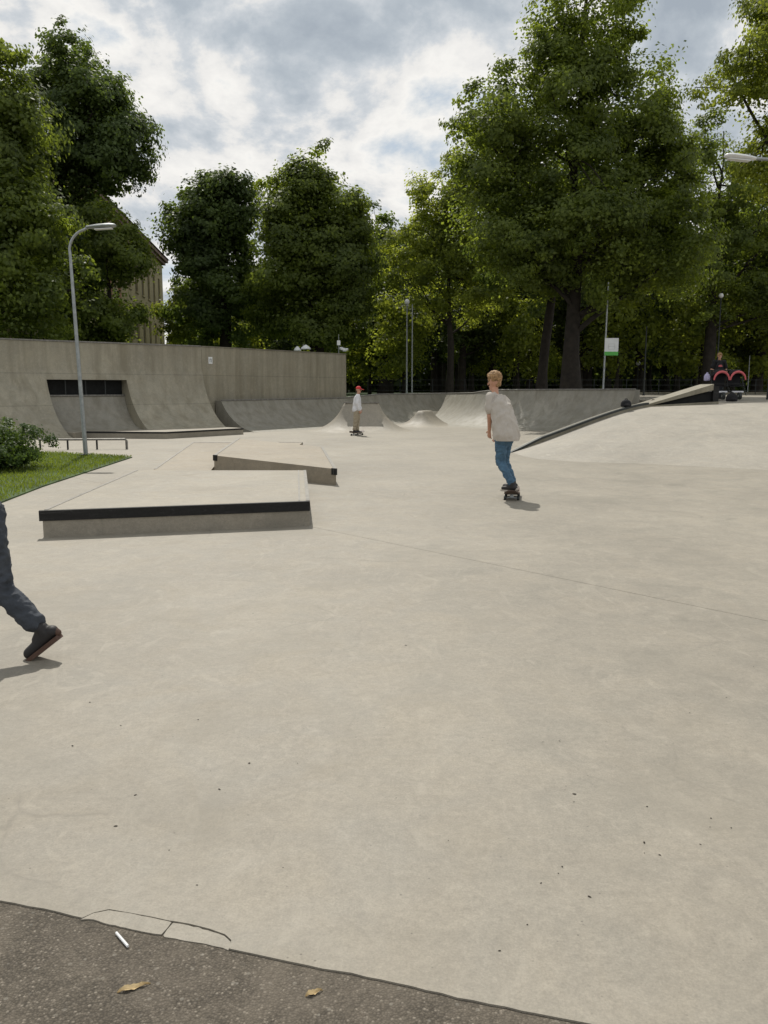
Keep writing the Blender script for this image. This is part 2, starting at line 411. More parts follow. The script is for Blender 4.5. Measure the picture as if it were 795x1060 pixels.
# platform
P1, P2, P3 = G(88, 453.6), G(172, 454.3), G(252, 449.6)
bl, br_ = W(s_of(78, .9), 1.0, 0), W(-.05, .9, 0)
PT = .205
root = empty('low_platform', P2, 'low concrete platform with dark edge at the foot of the tall quarter pipe', 'platform')
pts = [P1, P2, P3, W(.02, .35, 0), W(-.1, 1.1, 0), W(sR, 1.2, 0), W(sR-.03, uoff+.3, 0), W(sL+.03, uoff+.3, 0), W(sL+.03, .5, 0)]
mb = MB(); mb.prism([(p.x, p.y) for p in pts], -.05, PT); local(mb, root).build('block', M['obst'], root)
mb = MB()
for a, b in ((P1, P2), (P2, P3)):
    d = (b-a).normalized(); n_ = Vector((d.y, -d.x, 0))
    q = [a+n_*.012, b+n_*.012, b-n_*.05, a-n_*.05]; mb.prism([(p.x, p.y) for p in q], PT-.045, PT+.004)
local(mb, root).build('edge_strip', M['black'], root)

# ------------------------------------------------------------------ right part of the tall wall
C = W(.012, uW, 0); E_ = AY(358.5, 402, 36.8); E_.z = 0; E_.z = 0
dv = (E_-C); dv.z = 0; dn = Vector((-dv.y, dv.x, 0)).normalized()
zC, zE = WH, AY(358.5, 367.0, 36.8).z
root = empty('tall_concrete_wall', (C+E_)/2, 'tall straight concrete wall ending at the dark trees, with small white tile', 'wall')
root.location.z = 0
L1 = dv.length
def zt(x, y): return zC + (zE-zC)*((Vector((x, y, 0))-C).dot(dv.normalized()))/L1
A4 = [C, E_, E_+dn*.3, C+dn*.3]
mb = MB(); mb.prism([(p.x, p.y) for p in A4], 0, zt); local(mb, root).build('wall_panel', M['wall'], root, bevel=.01)
A5 = [C-dn*.02+dv.normalized()*.01, E_-dn*.02, E_+dn*.32, C+dn*.32]
mb = MB(); mb.prism([(p.x, p.y) for p in A5], lambda x, y: zt(x, y)+.003, lambda x, y: zt(x, y)+.035); local(mb, root).build('cap_strip', M['side'], root)
# white tile and its mark
tp = AY(208, 373, (C+dv*.04).y); d = dv.normalized()
tl = C + d*.40; tl.z = tp.z
mb = MB(); Mx = Matrix.Translation(tl - dn*.012) @ rotz(math.atan2(d.y, d.x))
mb.box(-.09, .09, -.012, .008, -.12, .12, Mx); local(mb, root).build('tile', M['white'], root)
mb = MB(); mb.box(-.05, .05, -.018, -.010, .03, .06, Mx); mb.box(-.05, -.02, -.018, -.010, -.07, .03, Mx); mb.box(.02, .05, -.018, -.010, -.07, .03, Mx)
local(mb, root).build('tile_mark', M['steel'], root)

# ------------------------------------------------------------------ low quarter pipes round the far bowl
def offset_path(P, off):
    out = []
    for i, p in enumerate(P):
        ns = []
        if i > 0: a = (P[i]-P[i-1]).normalized(); ns.append(Vector((a.y, -a.x, 0)))
        if i < len(P)-1: a = (P[i+1]-P[i]).normalized(); ns.append(Vector((a.y, -a.x, 0)))
        n = sum(ns, Vector()).normalized(); k = 1/max(.35, n.dot(ns[0])); out.append(p + n*off*k)
    return out
def round_path(P, rad=.8, n=6):
    o = [P[0]]
    for i in range(1, len(P)-1):
        a = P[i]+(P[i-1]-P[i]).normalized()*rad; b = P[i]+(P[i+1]-P[i]).normalized()*rad
        for k in range(n+1):
            t = k/n; o.append(a*(1-t)**2 + P[i]*2*t*(1-t) + b*t*t)
    return o+[P[-1]]
def sweep_path(mb, P, prof_fn):   # profile (off toward bowl, z)
    m = len(P); ring = []
    for i in range(m):
        pf = prof_fn(i/(m-1)); ring.append(pf)
    n = len(ring[0]); base = len(mb.v); cols = [[None]*n for _ in range(m)]
    for j in range(n):
        offs = [ring[i][j][0] for i in range(m)]
        for i in range(m):
            q = offset_path(P, offs[i])[i]; cols[i][j] = (q.x, q.y, ring[i][j][1])
    for c in cols: mb.v += c
    for i in range(m-1):
        for j in range(n):
            a = base+i*n+j; b = base+i*n+(j+1) % n; mb.f.append((a, a+n, b+n, b))
    mb.f.append(tuple(base+j for j in range(n))); mb.f.append(tuple(base+(m-1)*n+j for j in range(n))[::-1])
def low_qp(name, P, h0, h1, r, label, t0=0):
    root = empty(name, P[len(P)//2], label, 'quarter pipe'); root.location.z = 0
    def pf(t):
        h = h0+(h1-h0)*t; a = arc(h, r, 10); ue = a[-1][0]
        return [(ue-u, z) for u, z in a] + [(-.28, h), (-.28, 0)]
    mb = MB(); sweep_path(mb, P, pf); local(mb, root).build('transition', M['trans'], root, smooth=True, sharp=28)
    mb = MB(); mb.tube([Vector((p.x, p.y, h0+(h1-h0)*i/(len(P)-1)+.012)) for i, p in enumerate(offset_path(P, .0))], .03, 6)
    local(mb, root).build('coping', M['worn'], root, smooth=True)
    return root
g0 = .34
PA = C + dv.normalized()*.55 - dn*g0; PB = E_ - dn*g0 + dv.normalized()*.5
PC = AY(462, 405, 41.0); PC.z = 0
PD = AY(497, 405, 35.0); PD.z = 0
PE = AY(658, 405, 29.6); PE.z = 0
path1 = round_path([PA, PB, PC], 1.2)
low_qp('low_quarter_pipe', path1, 1.08, 1.27, 2.0, 'long low quarter pipe running below the tall wall, behind the small rider')
path2 = [PC+Vector((.05, -.15, 0)), PC.lerp(PD, .3), PC.lerp(PD, .6), PD.lerp(PC, .12)]
path2 = [PC+Vector((.02, -.3, 0)), PC.lerp(PD, .5)] + round_path([PC.lerp(PD, .5), PD, PE], 1.0)[1:]
low_qp('curved_quarter_pipe', path2, 1.27, 1.47, 2.1, 'low quarter pipe with sunlit corner, behind and right of the nearer skateboarder')

# ------------------------------------------------------------------ small hip obstacles (concave pyramids)
def hip(name, cx, cy, w, l, h, r, rot, label, mat, lip=True):
    root = empty(name, (cx, cy, 0), label, 'ramp', rz=rot)
    ext = arc(h, r)[-1][0]; N_ = 44; vs = []; fs = []
    X = w/2+ext; Y = l/2+ext
    for j in range(N_+1):
        for i in range(N_+1):
            x = -X+2*X*i/N_; y = -Y+2*Y*j/N_
            dx = max(0, abs(x)-w/2); dy = max(0, abs(y)-l/2); d = min(ext, math.hypot(dx, dy))
            u = ext-d; z = r-math.sqrt(max(0, r*r-u*u)) if u > 0 else 0
            vs.append((x, y, z-.004))
    for j in range(N_):
        for i in range(N_):
            a = j*(N_+1)+i; fs.append((a, a+1, a+N_+2, a+N_+1))
    b = MB(); b.add(vs, fs); b.build('ramp_body', mat, root, smooth=True, sharp=50)
    if lip:
        b = MB(); b.box(-w/2-.02, w/2+.02, -l/2-.03, -l/2+.02, h-.03, h+.014); b.build('coping', M['worn'], root)
    return root
pf_ = G(374, 449); hip('volcano_ramp', AY(374, 402, 30.2).x, 30.2, 1.22, .5, 1.03, 1.5, R(3), 'small concave pyramid ramp right behind the small rider in a red cap', M['obst'])
hip('corner_bump', AY(440, 402, 34.5).x, 34.5, .25, 1.2, .62, 1.25, R(-20), 'low concave concrete bump between pyramid ramp and curved quarter pipe', M['obst'], False)

# ------------------------------------------------------------------ boxes
def padbox(name, top, h, label, copA, z_base=-.02, frontblack=True, sides=(), mat=None):
    c = sum((Vector(p) for p in top), Vector())/len(top)
    root = empty(name, (c.x, c.y, 0), label, 'skate box')
    hf = h if callable(h) else (lambda x, y: h)
    b = MB(); b.prism([(p[0], p[1]) for p in top], z_base, hf); local(b, root).build('block', mat or M['obst'], root, bevel=.006)
    return root
f0, f1, b1, b0 = G(45, 556.3), G(320.5, 544.3), G(316.5, 486.8, .27), G(141, 486.8, .27)
b1.z = b0.z = 0
root = padbox('manual_pad', [f0, f1, b1, b0], .27, 'large flat concrete manual pad with black steel front edge', None)
cen = Vector((0, 0, 0))
def strip(root, a, b, wdt, z0, z1, mat, name='edge_strip', out=.012, inner=None):
    d = (b-a).normalized(); n_ = Vector((d.y, -d.x, 0))
    c = root.location
    mid_ = (a+b)/2
    if n_.dot(mid_-c) < 0: n_ = -n_
    q = [a+n_*out, b+n_*out, b-n_*wdt, a-n_*wdt]
    mb = MB(); mb.prism([(p.x, p.y) for p in q], z0, z1); return local(mb, root).build(name, mat, root)
dd = (f1-f0).normalized()
strip(root, f0-dd*.03, f1+dd*.005, .045, .27-.1, .275, M['black'])
strip(root, f1.lerp(b1, .02), b1, .035, .19, .2745, M['worn'], out=.006)
strip(root, f1.lerp(b1, .02)-Vector((.10, 0, 0)), b1-Vector((.10, 0, 0)), .02, .25, .2735, M['worn'], out=.0)
strip(root, f0.lerp(b0, .02), b0, .03, .19, .2745, M['worn'], out=.006)
# ramp slab behind (kicker)
zL, zR = .325, .26
k0, k1 = G(222, 490), G(348, 502.5)
kb1 = G(334, 466, zR); kb0 = G(247, 454, zL)
kb1.z = kb0.z = 0
kd = (k1-k0)
def zk(x, y):
    a = k0; u = (Vector((x, y, 0))-a); t = u.dot(kd)/kd.length_squared; return zL+(zR-zL)*max(-.1, min(1.1, t))
root = padbox('kicker_box', [k0, k1, kb1, kb0], zk, 'tilted concrete grind box with steel side edges behind the flat pad', None, mat=M['warm'])
d = kd.normalized()
def strip2(root, a, b, wdt, dz0, dz1, mat, out):
    d = (b-a).normalized(); n_ = Vector((d.y, -d.x, 0)); c = root.location
    if n_.dot((a+b)/2-c) < 0: n_ = -n_
    q = [a+n_*out, b+n_*out, b-n_*wdt, a-n_*wdt]
    mb = MB(); mb.prism([(p.x, p.y) for p in q], lambda x, y: zk(x, y)+dz0, lambda x, y: zk(x, y)+dz1); return local(mb, root).build('edge_strip', mat, root)
bk = (kb0-k0).normalized()
strip2(root, k0+bk*.02, kb0, .04, -.09, .006, M['worn'], .012)
bk1 = (kb1-k1).normalized()
strip2(root, k1+bk1*.02, kb1, .04, -.09, .006, M['worn'], .012)
for (a, s) in ((k0, 1), (k1, -1)):
    mb = MB(); q = [a-d*.0+Vector((0, 0, 0)), a+d*s*.09]
    nrm = Vector((d.y, -d.x, 0)); zz = zL if s == 1 else zR
    q = [a+nrm*.014-d*s*.014, a+d*s*.09+nrm*.014, a+d*s*.09-nrm*.012, a-nrm*.012-d*s*.014]
    mb.prism([(p.x, p.y) for p in q], zz-.095, zz+.008); local(mb, root).build('end_plate', M['black'], root)
# low bank wrapping behind
def zr(x, y): return .004+.225*(y-12.7)/7.3
L_ = [(-3.92, 12.78), (-3.10, 12.78), (-3.08, 14.72), (-3.56, 19.75), (-2.05, 17.95), (-1.95, 20.0), (-4.62, 20.0)]
root = empty('low_bank', (-3.8, 17, 0), 'low sloped concrete bank between the flat pad and the tilted grind box', 'skate ramp')
mb = MB(); mb.prism(L_, -.03, zr); local(mb, root).build('block', M['warm'], root)
mb = MB(); mb.prism([(-4.10, 14.9), (-4.56, 19.98), (-4.60, 19.98), (-4.14, 14.9)], lambda x, y: zr(x, y)-.05, lambda x, y: zr(x, y)+.006); local(mb, root).build('edge_strip', M['worn'], root)
mb = MB(); mb.prism([(-4.6, 19.93), (-1.95, 19.93), (-1.95, 20.012), (-4.6, 20.012)], .14, lambda x, y: zr(x, y)+.005); local(mb, root).build('edge_strip', M['worn'], root)

# flat rail
root = empty('flat_rail', G(100, 465), 'low black flat rail between the grass and the tall quarter pipe', 'rail')
ra, rb = G(40, 465.5), G(131.5, 465.0); 
mb = MB(); mb.tube([ra+Vector((0, 0, .25)), rb+Vector((-.04, 0, .25)), rb+Vector((0, 0, .21)), rb], .028, 8); local(mb, root).build('bar', M['worn'], root, smooth=True)
for t in (.02, .33, .66, .995):
    p = ra.lerp(rb, t); mb = MB(); mb.tube([p, p+Vector((0, 0, .235))], .024, 8); local(mb, root).build('leg', M['black'], root, smooth=True)

# ------------------------------------------------------------------ mound and plateau on the right
S0 = G(528, 468.5); botp = [S0, G(540, 472.5), G(556, 475.5), G(600, 478.5), G(660, 480), G(795, 487), Vector((14.5, 13.4, 0)), Vector((34, 9, 0))]
topp = [Vector((7.35, 23.3, 1.0)), Vector((7.6, 23.2, 1.01)), Vector((8.1, 23.1, 1.03)), Vector((9.3, 23.2, 1.08)), Vector((10.4, 23.3, 1.12)), Vector((13.0, 23.4, 1.17)), Vector((18, 23.4, 1.2)), Vector((36, 22, 1.2))]
def ease(v): return v*v*(3-2*v)*.25 + (1-(1-v)**1.25)*.75
def interp(P, t):
    x = t*(len(P)-1); i = min(int(x), len(P)-2); return P[i].lerp(P[i+1], x-i)
root = empty('bank_mound', (9, 20, 0), 'wide pale concrete bank rising on the right below the stroller', 'ramp')
NT, NV = 84, 20; vs = []; fs = []
for i in range(NT+1):
    a = interp(botp, i/NT); b = interp(topp, i/NT)
    for j in range(NV+1):
        v = j/NV; p = a.lerp(b, v); vs.append((p.x, p.y, -.012 + b.z*ease(v)+.012*v))
for i in range(NT):
    for j in range(NV):
        k = i*(NV+1)+j; fs.append((k, k+NV+1, k+NV+2, k+1))
# left skirt
n0 = len(vs)
for j in range(NV+1): vs.append((vs[j][0]-.001, vs[j][1]+.001, -.05))
for j in range(NV): fs.append((j, j+1, n0+j+1, n0+j))
mb = MB(); mb.add(vs, fs); local(mb, root).build('bank_face', M['mound'], root, smooth=True, sharp=50)
# ledge running up its left edge
root2 = empty('edge_ledge', (5.3, 21.5, 0), 'narrow dark ledge climbing the left edge of the pale bank', 'ledge')
a, b = S0, topp[0]; dxy = Vector((b.x-a.x, b.y-a.y, 0)).normalized(); nl = Vector((-dxy.y, dxy.x, 0))
vs = []; nn = 20
for j in range(nn+1):
    v = j/nn; p = a.lerp(b, v); z = b.z*ease(v); hh = .12*min(1, v*5+.05)
    for (o_, zz) in ((.0, z-.03), (.0, z+hh), (.13, z+hh), (.13, -.02)):
        q = p + nl*(o_-.01); vs.append((q.x, q.y, zz))
fs = [(j*4+k, (j+1)*4+k, (j+1)*4+(k+1) % 4, j*4+(k+1) % 4) for j in range(nn) for k in range(4)] + [(0, 1, 2, 3), tuple(nn*4+k for k in (3, 2, 1, 0))]
mb = MB(); mb.add(vs, fs); local(mb, root2).build('ledge_block', M['side'], root2)
mb = MB()
vs2 = []
for j in range(nn+1):
    for (o_, dz) in ((-.018, -.05), (-.018, .006), (.06, .006), (.06, -.05)):
        bp = vs[j*4+1]; q = Vector(bp) + nl*o_; vs2.append((q.x, q.y, bp[2]+dz))
mb.add(vs2, [f for f in fs]); local(mb, root2).build('edge_strip', M['dkmetal'], root2)
# plateau behind the crest
pl = [(p.x, p.y) for p in topp] + [(60, 20), (60, 60), (4.6, 60), (4.9, 42), (5.5, 36.3), (PE.x+.25, PE.y+.6), (PE.x+.6, PE.y-.5), (8.2, 26.5)]
zp = lambda x, y: 1.0 + .2*min(1, max(0, (x-7.35)/8)) - .004
mb = MB()
pv = pl[:]; 
mb.prism(pv, -.05, lambda x, y: 1.0 if x < 9 and y < 45 else 1.16)
# replace by gentle plane: heights follow crest points
idx = len(pv)
for i, p in enumerate(topp): pass
bm = bmesh.new()
crest = [Vector(p) for p in topp]; rim = [Vector((8.2, 26.5, 1.04)), Vector((PE.x+.6, PE.y-.5, 1.08)), Vector((PE.x+.25, PE.y+.6, 1.1)), Vector((5.5, 36.3, 1.12)), Vector((4.9, 42, 1.14)), Vector((4.6, 62, 1.17))]
outer = [Vector((60, 20, 1.2)), Vector((60, 62, 1.2))]
loop = crest + outer + rim[::-1]
vs = [bm.verts.new(p) for p in loop]; f = bm.faces.new(vs); 
low = [bm.verts.new((p.x, p.y, -.05)) for p in loop]; n = len(loop)
for i in range(n): bm.faces.new((vs[i], vs[(i+1) % n], low[(i+1) % n], low[i]))
bmesh.ops.triangulate(bm, faces=[f]); bmesh.ops.recalc_face_normals(bm, faces=bm.faces)
me = bpy.data.meshes.new('plateau'); bm.to_mesh(me); bm.free(); me.materials.append(M['slab'])
o = bpy.data.objects.new('plateau', me); col.objects.link(o); tag(o, kind='structure')

# terrain outside, behind the walls
lw = [W(-22, uW+TH+.1, 0), W(.1, uW+TH+.1, 0), E_+dn*.42, E_+dn*.42+Vector((.5, .2, 0)), PC+Vector((.0, .6, 0)), Vector((5.2, 42, 0)), Vector((4.8, 62.2, 0)), Vector((60.5, 62.2, 0)), Vector((60.5, 15, 0)), Vector((400, 15, 0)), Vector((400, 600, 0)), Vector((-400, 600, 0)), Vector((-400, 20, 0))]
mb = MB(); mb.prism([(p.x, p.y) for p in lw], -.08, 1.05); tag(mb.build('park_lawn', M['meadow']), kind='structure')
# gravel path beyond plateau, dark kerb
mb = MB(); mb.box(4.6, 60, 62.3, 66, 1.0, 1.13); tag(mb.build('park_path', M['asphalt']), kind='structure')

# kicker on plateau
A, B = AY(668, 420, 22.6), AY(742, 414, 23.6)
root = empty('kicker_ramp', (B.x, B.y, 0), 'raised wedge kicker ramp with open dark side on top of the bank', 'kicker ramp'); root.location.z = 1.02
ya, yb = 23.45, 24.45
xa, xb = AY(666, 420, 23.5).x, AY(742, 414, 23.5).x
za = 1.02; ztop = AY(736, 397.5, 23.5).z
mb = MB()
def sq(x0, z0, x1, z1, th, y0, y1):
    mb.add([(x0, y0, z0), (x1, y0, z1), (x1, y0, z1-th), (x0, y0, z0-th*.3), (x0, y1, z0), (x1, y1, z1), (x1, y1, z1-th), (x0, y1, z0-th*.3)],
           [(0, 1, 2, 3), (7, 6, 5, 4), (0, 4, 5, 1), (3, 2, 6, 7), (0, 3, 7, 4), (1, 5, 6, 2)])
sq(xa, za+.02, xb-.12, ztop, .17, ya, yb); local(mb, root).build('ramp_plate', M['side'], root, bevel=.006)
mb = MB(); mb.prism([(xa+.5, ya+.12), (xb-.02, ya+.12), (xb-.02, yb-.1), (xa+.5, yb-.1)], za-.03, lambda x, y: za + (ztop-za-.2)*(x-xa)/(xb-xa)+.01)
local(mb, root).build('under_shade', M['dark'], root)  # near-black solid, paints the shadow below the ramp plate
mb = MB(); sq(xa+.1, za+.015, xb+.02, za+.13, .12, ya-.04, yb+.05); local(mb, root).build('base_plate', M['side'], root)
mb = MB(); mb.box(xb-.13, xb+.03, ya+.0, ya+.1, za+.1, ztop-.06, None); local(mb, root).build('end_post', M['black'], root)

# black backpack and brown bag at the ledge
def bag(name, px, py, Y, w, h, mat, label, cat):
    p = AY(px, py, Y); root = empty(name, p, label, cat)
    b = MB(); b.lathe([(w*.42, 0), (w*.5, h*.15), (w*.48, h*.55), (w*.36, h*.85), (w*.15, h)], n=12); o = b.build('bag_body', mat, root, smooth=True); o.scale = (1, .7, 1)
    b = MB(); b.tube([(-w*.12, 0, h*.97), (-w*.08, 0, h*1.12), (w*.08, 0, h*1.12), (w*.12, 0, h*.97)], .012, 6); b.build('handle', mat, root)
    b = MB(); b.lathe([(w*.22, 0), (w*.26, h*.1), (w*.24, h*.3), (w*.1, h*.38)], (0, -w*.28, h*.08), n=10); b.build('pocket', mat, root, smooth=True)
    return root
pL = S0.lerp(topp[0], .80)
def ledge_z(v): return topp[0].z*ease(v)+.12
v = .83; q = S0.lerp(topp[0], v) + nl*.06; r_ = bag('backpack', 0, 0, 1, .30, .19, M['btee'], 'small black backpack lying on the dark ledge of the bank', 'backpack'); r_.location = (q.x, q.y, ledge_z(v))
q = Vector((7.75, 24.1, 1.015)); r_ = bag('shoulder_bag', 0, 0, 1, .42, .16, M['deck'], 'flat brown bag at the upper end of the dark ledge', 'bag'); r_.location = q

# ------------------------------------------------------------------ lawn corner with hedge on the left
gz = .02
lp = [G(137, 473.8), G(45, 504), G(0, 521.5), G(-120, 560), Vector((-14, 9, 0)), Vector((-14, 19.5, 0)), G(0, 469.5), G(60, 469.5)]
mb = MB(); mb.prism([(p.x, p.y) for p in lp], -.05, gz); tag(mb.build('lawn', M['meadow']), kind='structure')
def inside(x, y, P):
    c = False; n = len(P)
    for i in range(n):
        a, b = P[i], P[i-1]
        if (a.y > y) != (b.y > y) and x < (b.x-a.x)*(y-a.y)/(b.y-a.y)+a.x: c = not c
    return c
rng = np.random.default_rng(3)
def cards(name, cen, nrm, up, w, l, mat, parent=None, bend=0.0):
    """diamond leaves: cen (n,3), nrm (n,3), up (n,3) in-plane direction, w, l arrays"""
    n = len(cen); nrm = nrm/np.linalg.norm(nrm, axis=1, keepdims=True)
    up = up - nrm*np.sum(up*nrm, 1, keepdims=True); up /= np.linalg.norm(up, axis=1, keepdims=True)+1e-9
    sd = np.cross(nrm, up); w = w[:, None]; l = l[:, None]
    V = np.stack([cen-up*l*.5, cen+sd*w*.5+up*l*.05, cen+up*l*.5, cen-sd*w*.5+up*l*.05], 1).reshape(-1, 3)
    me = bpy.data.meshes.new(name); me.vertices.add(4*n); me.vertices.foreach_set('co', V.astype(np.float32).ravel())
    me.loops.add(4*n); me.loops.foreach_set('vertex_index', np.arange(4*n, dtype=np.int32))
    me.polygons.add(n); me.polygons.foreach_set('loop_start', np.arange(0, 4*n, 4, dtype=np.int32)); me.polygons.foreach_set('loop_total', np.full(n, 4, np.int32))
    me.update(calc_edges=True); me.materials.append(mat)
    o = bpy.data.objects.new(name, me); col.objects.link(o)
    if parent: o.parent = parent
    return o
pts = []
while len(pts) < 26000:
    x = rng.uniform(-10, -3.5); y = rng.uniform(10, 20)
    if inside(x, y, lp): pts.append((x, y, gz+.02))
pts = np.array(pts); n = len(pts)
hgt = rng.uniform(.03, .075, n)
pts[:, 2] = gz+hgt*.45
nr = rng.normal(size=(n, 3)); nr[:, 2] *= .25
upv = np.tile([0., 0., 1.], (n, 1)) + rng.normal(size=(n, 3))*.3
tag(cards('grass', pts, nr, upv, np.full(n, .014), hgt, M['grass']), 'short green grass on the corner beside the hedge', 'grass', kind='stuff')

# ------------------------------------------------------------------ trees
def lobe(x0, y0, x1, y1, D, depth=None):
    a = AY(x0, (y0+y1)/2, D); b = AY(x1, (y0+y1)/2, D); t = AY((x0+x1)/2, y0, D); u = AY((x0+x1)/2, y1, D)
    rx = (b.x-a.x)/2; rz = (t.z-u.z)/2
    return ((a.x+b.x)/2, D, (t.z+u.z)/2, rx, depth or max(rx*.9, 1.5), rz)
def leaf_cloud(lobes, ncl, per, size, seed, spread=.55, gap=.0, zmin=None, fill=.22):
    r = np.random.default_rng(seed); L = np.array(lobes)
    area = (L[:, 3]*L[:, 5]); pr_ = area/area.sum(); cs = []; sg = []; bd_ = []
    nb = max(10, ncl//8); boughs = []
    tries = 0
    while len(boughs) < nb and tries < nb*30:
        tries += 1
        i = r.choice(len(L), p=pr_); d = r.normal(size=3); d /= np.linalg.norm(d)
        if d[2] < -.2 and r.random() < .35: continue
        rad = .58+.42*r.random()**.5; rad *= 1+.30*noise.noise(Vector((d[0]*2.2+i*7.3+seed, d[1]*2.2, d[2]*2.2)))
        p = L[i, :3] + d*L[i, 3:]*rad
        if gap and noise.noise(Vector(p*.36)+Vector((seed, 0, 0))) < -.34+gap*.1 and r.random() < .8: continue
        if zmin and p[2] < zmin: continue
        m = (L[i, 3]+L[i, 5])/2; br = float(np.clip(m*r.uniform(.16, .36), spread*1.1, 1.7)); boughs.append((p, br, d))
    wts = np.array([b[1]**2 for b in boughs]); wts /= wts.sum()
    for bi in r.choice(len(boughs), int(ncl*(1-fill)), p=wts):
        p, br, d = boughs[bi]; o = r.normal(size=3); o /= np.linalg.norm(o); o[2] = o[2]*.9+.12; o *= br*r.random()**.45*np.array([1.1, 1.1, .92])
        o[2] -= .22*(o[0]**2+o[1]**2)/br
        q = p+o
        if zmin and q[2] < zmin: continue
        cs.append(q); sg.append(r.uniform(.5, 1.1)*spread*.62); bd_.append((q-p)/br*.9+d*.5+np.array([0, 0, .35]))
    for k in range(int(ncl*fill)):
        i = r.choice(len(L), p=pr_); d = r.normal(size=3); d /= np.linalg.norm(d)
        q = L[i, :3]+d*L[i, 3:]*r.random()**.5*.75
        if zmin and q[2] < zmin: continue
        cs.append(q); sg.append(spread*1.1); bd_.append(np.array([0, 0, .6]))
    cs = np.array(cs); sg = np.array(sg)
    cen = np.repeat(cs, per, 0); s3 = np.repeat(sg, per)[:, None]*np.array([1, 1, .6])
    off = np.clip(r.normal(size=cen.shape), -1.7, 1.7)*s3
    cen = cen + off
    m = len(cen)
    nr = r.normal(size=(m, 3))*.42 + np.repeat(np.array(bd_), per, 0) + off/(np.repeat(sg, per)[:, None])*.35
    up = off/ (np.linalg.norm(off, axis=1, keepdims=True)+1e-6) + r.normal(size=(m, 3))*.5
    l = r.uniform(.65, 1.3, m)*size; w = l*r.uniform(.6, .85, m)
    return cs, cen, nr, up, w, l
def limb(mb, a, b, ra, rb, r, n=6, sag=.12, seg=5):
    a, b = Vector(a), Vector(b); L = (b-a).length; pts = []; rad = []
    pd = Vector((r.normal(), r.normal(), r.normal()*.4))*L*.05
    for i in range(seg+1):
        t = i/seg; p = a.lerp(b, t); p += Vector((0, 0, 1))*math.sin(t*math.pi)*-L*sag*.4 + pd*math.sin(t*math.pi*1.7)
        pts.append(p); rad.append(ra+(rb-ra)*t**.8)
    mb.tube(pts, rad, n)
def tree(label, base, lobes, trunk_r, ncl, per, size, mat, seed, cat='tree', group=None, fork=None, spread=.55, gap=.3, top=None, lean=(0, 0), name='tree', zmin=None, nl=60):
    root = empty(name, base, label, cat, group); r = np.random.default_rng(seed+50)
    L = [(l[0]-base[0], l[1]-base[1], l[2]-base[2], l[3], l[4], l[5]) for l in lobes]
    cs, cen, nr, up, w, l = leaf_cloud(L, ncl, per if group else int(per*1.9), size*(.8 if group else .70), seed, spread, gap, zmin)
    cards('crown', cen, nr, up, w, l, mat, root)
    mb = MB(); H = max(q[2]+q[5]*.55 for q in L); 
    fk = fork or H*.3
    sp = []; rd = []
    for i in range(10):
        t = i/9; z = H*t
        sp.append(Vector((lean[0]*t+noise.noise(Vector((seed, z*.25, 0)))*trunk_r*1.3*min(1, t*4), lean[1]*t+noise.noise(Vector((seed+9, z*.25, 0)))*trunk_r*1.3*min(1, t*4), z)))
        fl = 1+.5*math.exp(-z*2.2); rd.append(trunk_r*fl*(1-.12*t if z < fk else (1-.12*t)*max(.12, 1-(z-fk)/(H-fk+.01))*.85))
    sp[0].z = -.15
    mb.tube(sp, rd, 12)
    def axis(z):
        t = max(0, min(1, z/H)); x = t*9; i = min(int(x), 8); return sp[i].lerp(sp[i+1], x-i)
    # main limbs
    hubs = []
    for q in L:
        c = Vector(q[:3]); 
        for k in range(2 if len(L) > 2 else 4):
            tgt = c + Vector((r.uniform(-.5, .5)*q[3], r.uniform(-.5, .5)*q[4], r.uniform(-.1, .5)*q[5]))
            z0 = max(fk*r.uniform(.85, 1.15), min(H*.8, tgt.z - math.hypot(tgt.x, tgt.y)*r.uniform(.8, 1.4)))
            a = axis(z0); limb(mb, a, tgt, trunk_r*.45*max(.4, 1-z0/H), trunk_r*.12, r, 7); hubs.append((a, tgt))
    idx = r.choice(len(cs), min(nl, len(cs)), replace=False)
    for i in idx:
        p = Vector(cs[i]); best = min(hubs, key=lambda h: min((p-h[0].lerp(h[1], t)).length for t in (.4, .7, 1)))
        t = min((.4, .7, 1), key=lambda t: (p-best[0].lerp(best[1], t)).length)
        limb(mb, best[0].lerp(best[1], t), p, trunk_r*.11, .012, r, 5, seg=4)
    mb.build('trunk', M['bark'], root, smooth=True, sharp=80)
    return root
GZ = 1.05
def tb(px, D): p = AY(px, 402, D); return Vector((p.x, D, GZ))
tree('tall leafy tree filling the left edge above the hedge', tb(-30, 34), [lobe(-150, 40, 38, 260, 34), lobe(-120, 150, 62, 330, 33), lobe(-60, 260, 70, 372, 32), lobe(-90, 20, 15, 120, 34), lobe(-40, 250, 95, 345, 33), lobe(-30, 55, 40, 180, 34), lobe(-20, 170, 58, 270, 33)], .42, 1250, 46, .24, M['leafA'], 1, spread=.5, name='linden_tree')
tree('tall round tree overhanging the ochre building, second from the left', tb(70, 44), [lobe(15, 45, 125, 190, 44), lobe(50, 70, 150, 230, 44), lobe(20, 150, 120, 320, 44), lobe(0, 200, 100, 370, 43), lobe(30, 42, 118, 140, 44), lobe(80, 100, 146, 215, 44)], .45, 1150, 44, .26, M['leafB'], 2, spread=.55, name='broadleaf_tree')
tree('smaller loose crowned tree directly in front of the ochre building', tb(118, 40), [lobe(88, 208, 140, 290, 40), lobe(112, 235, 152, 300, 40), lobe(105, 300, 148, 368, 40), lobe(40, 275, 108, 362, 39), lobe(60, 325, 140, 372, 40)], .2, 420, 40, .22, M['leafA'], 3, spread=.42, name='broadleaf_tree', gap=.6)
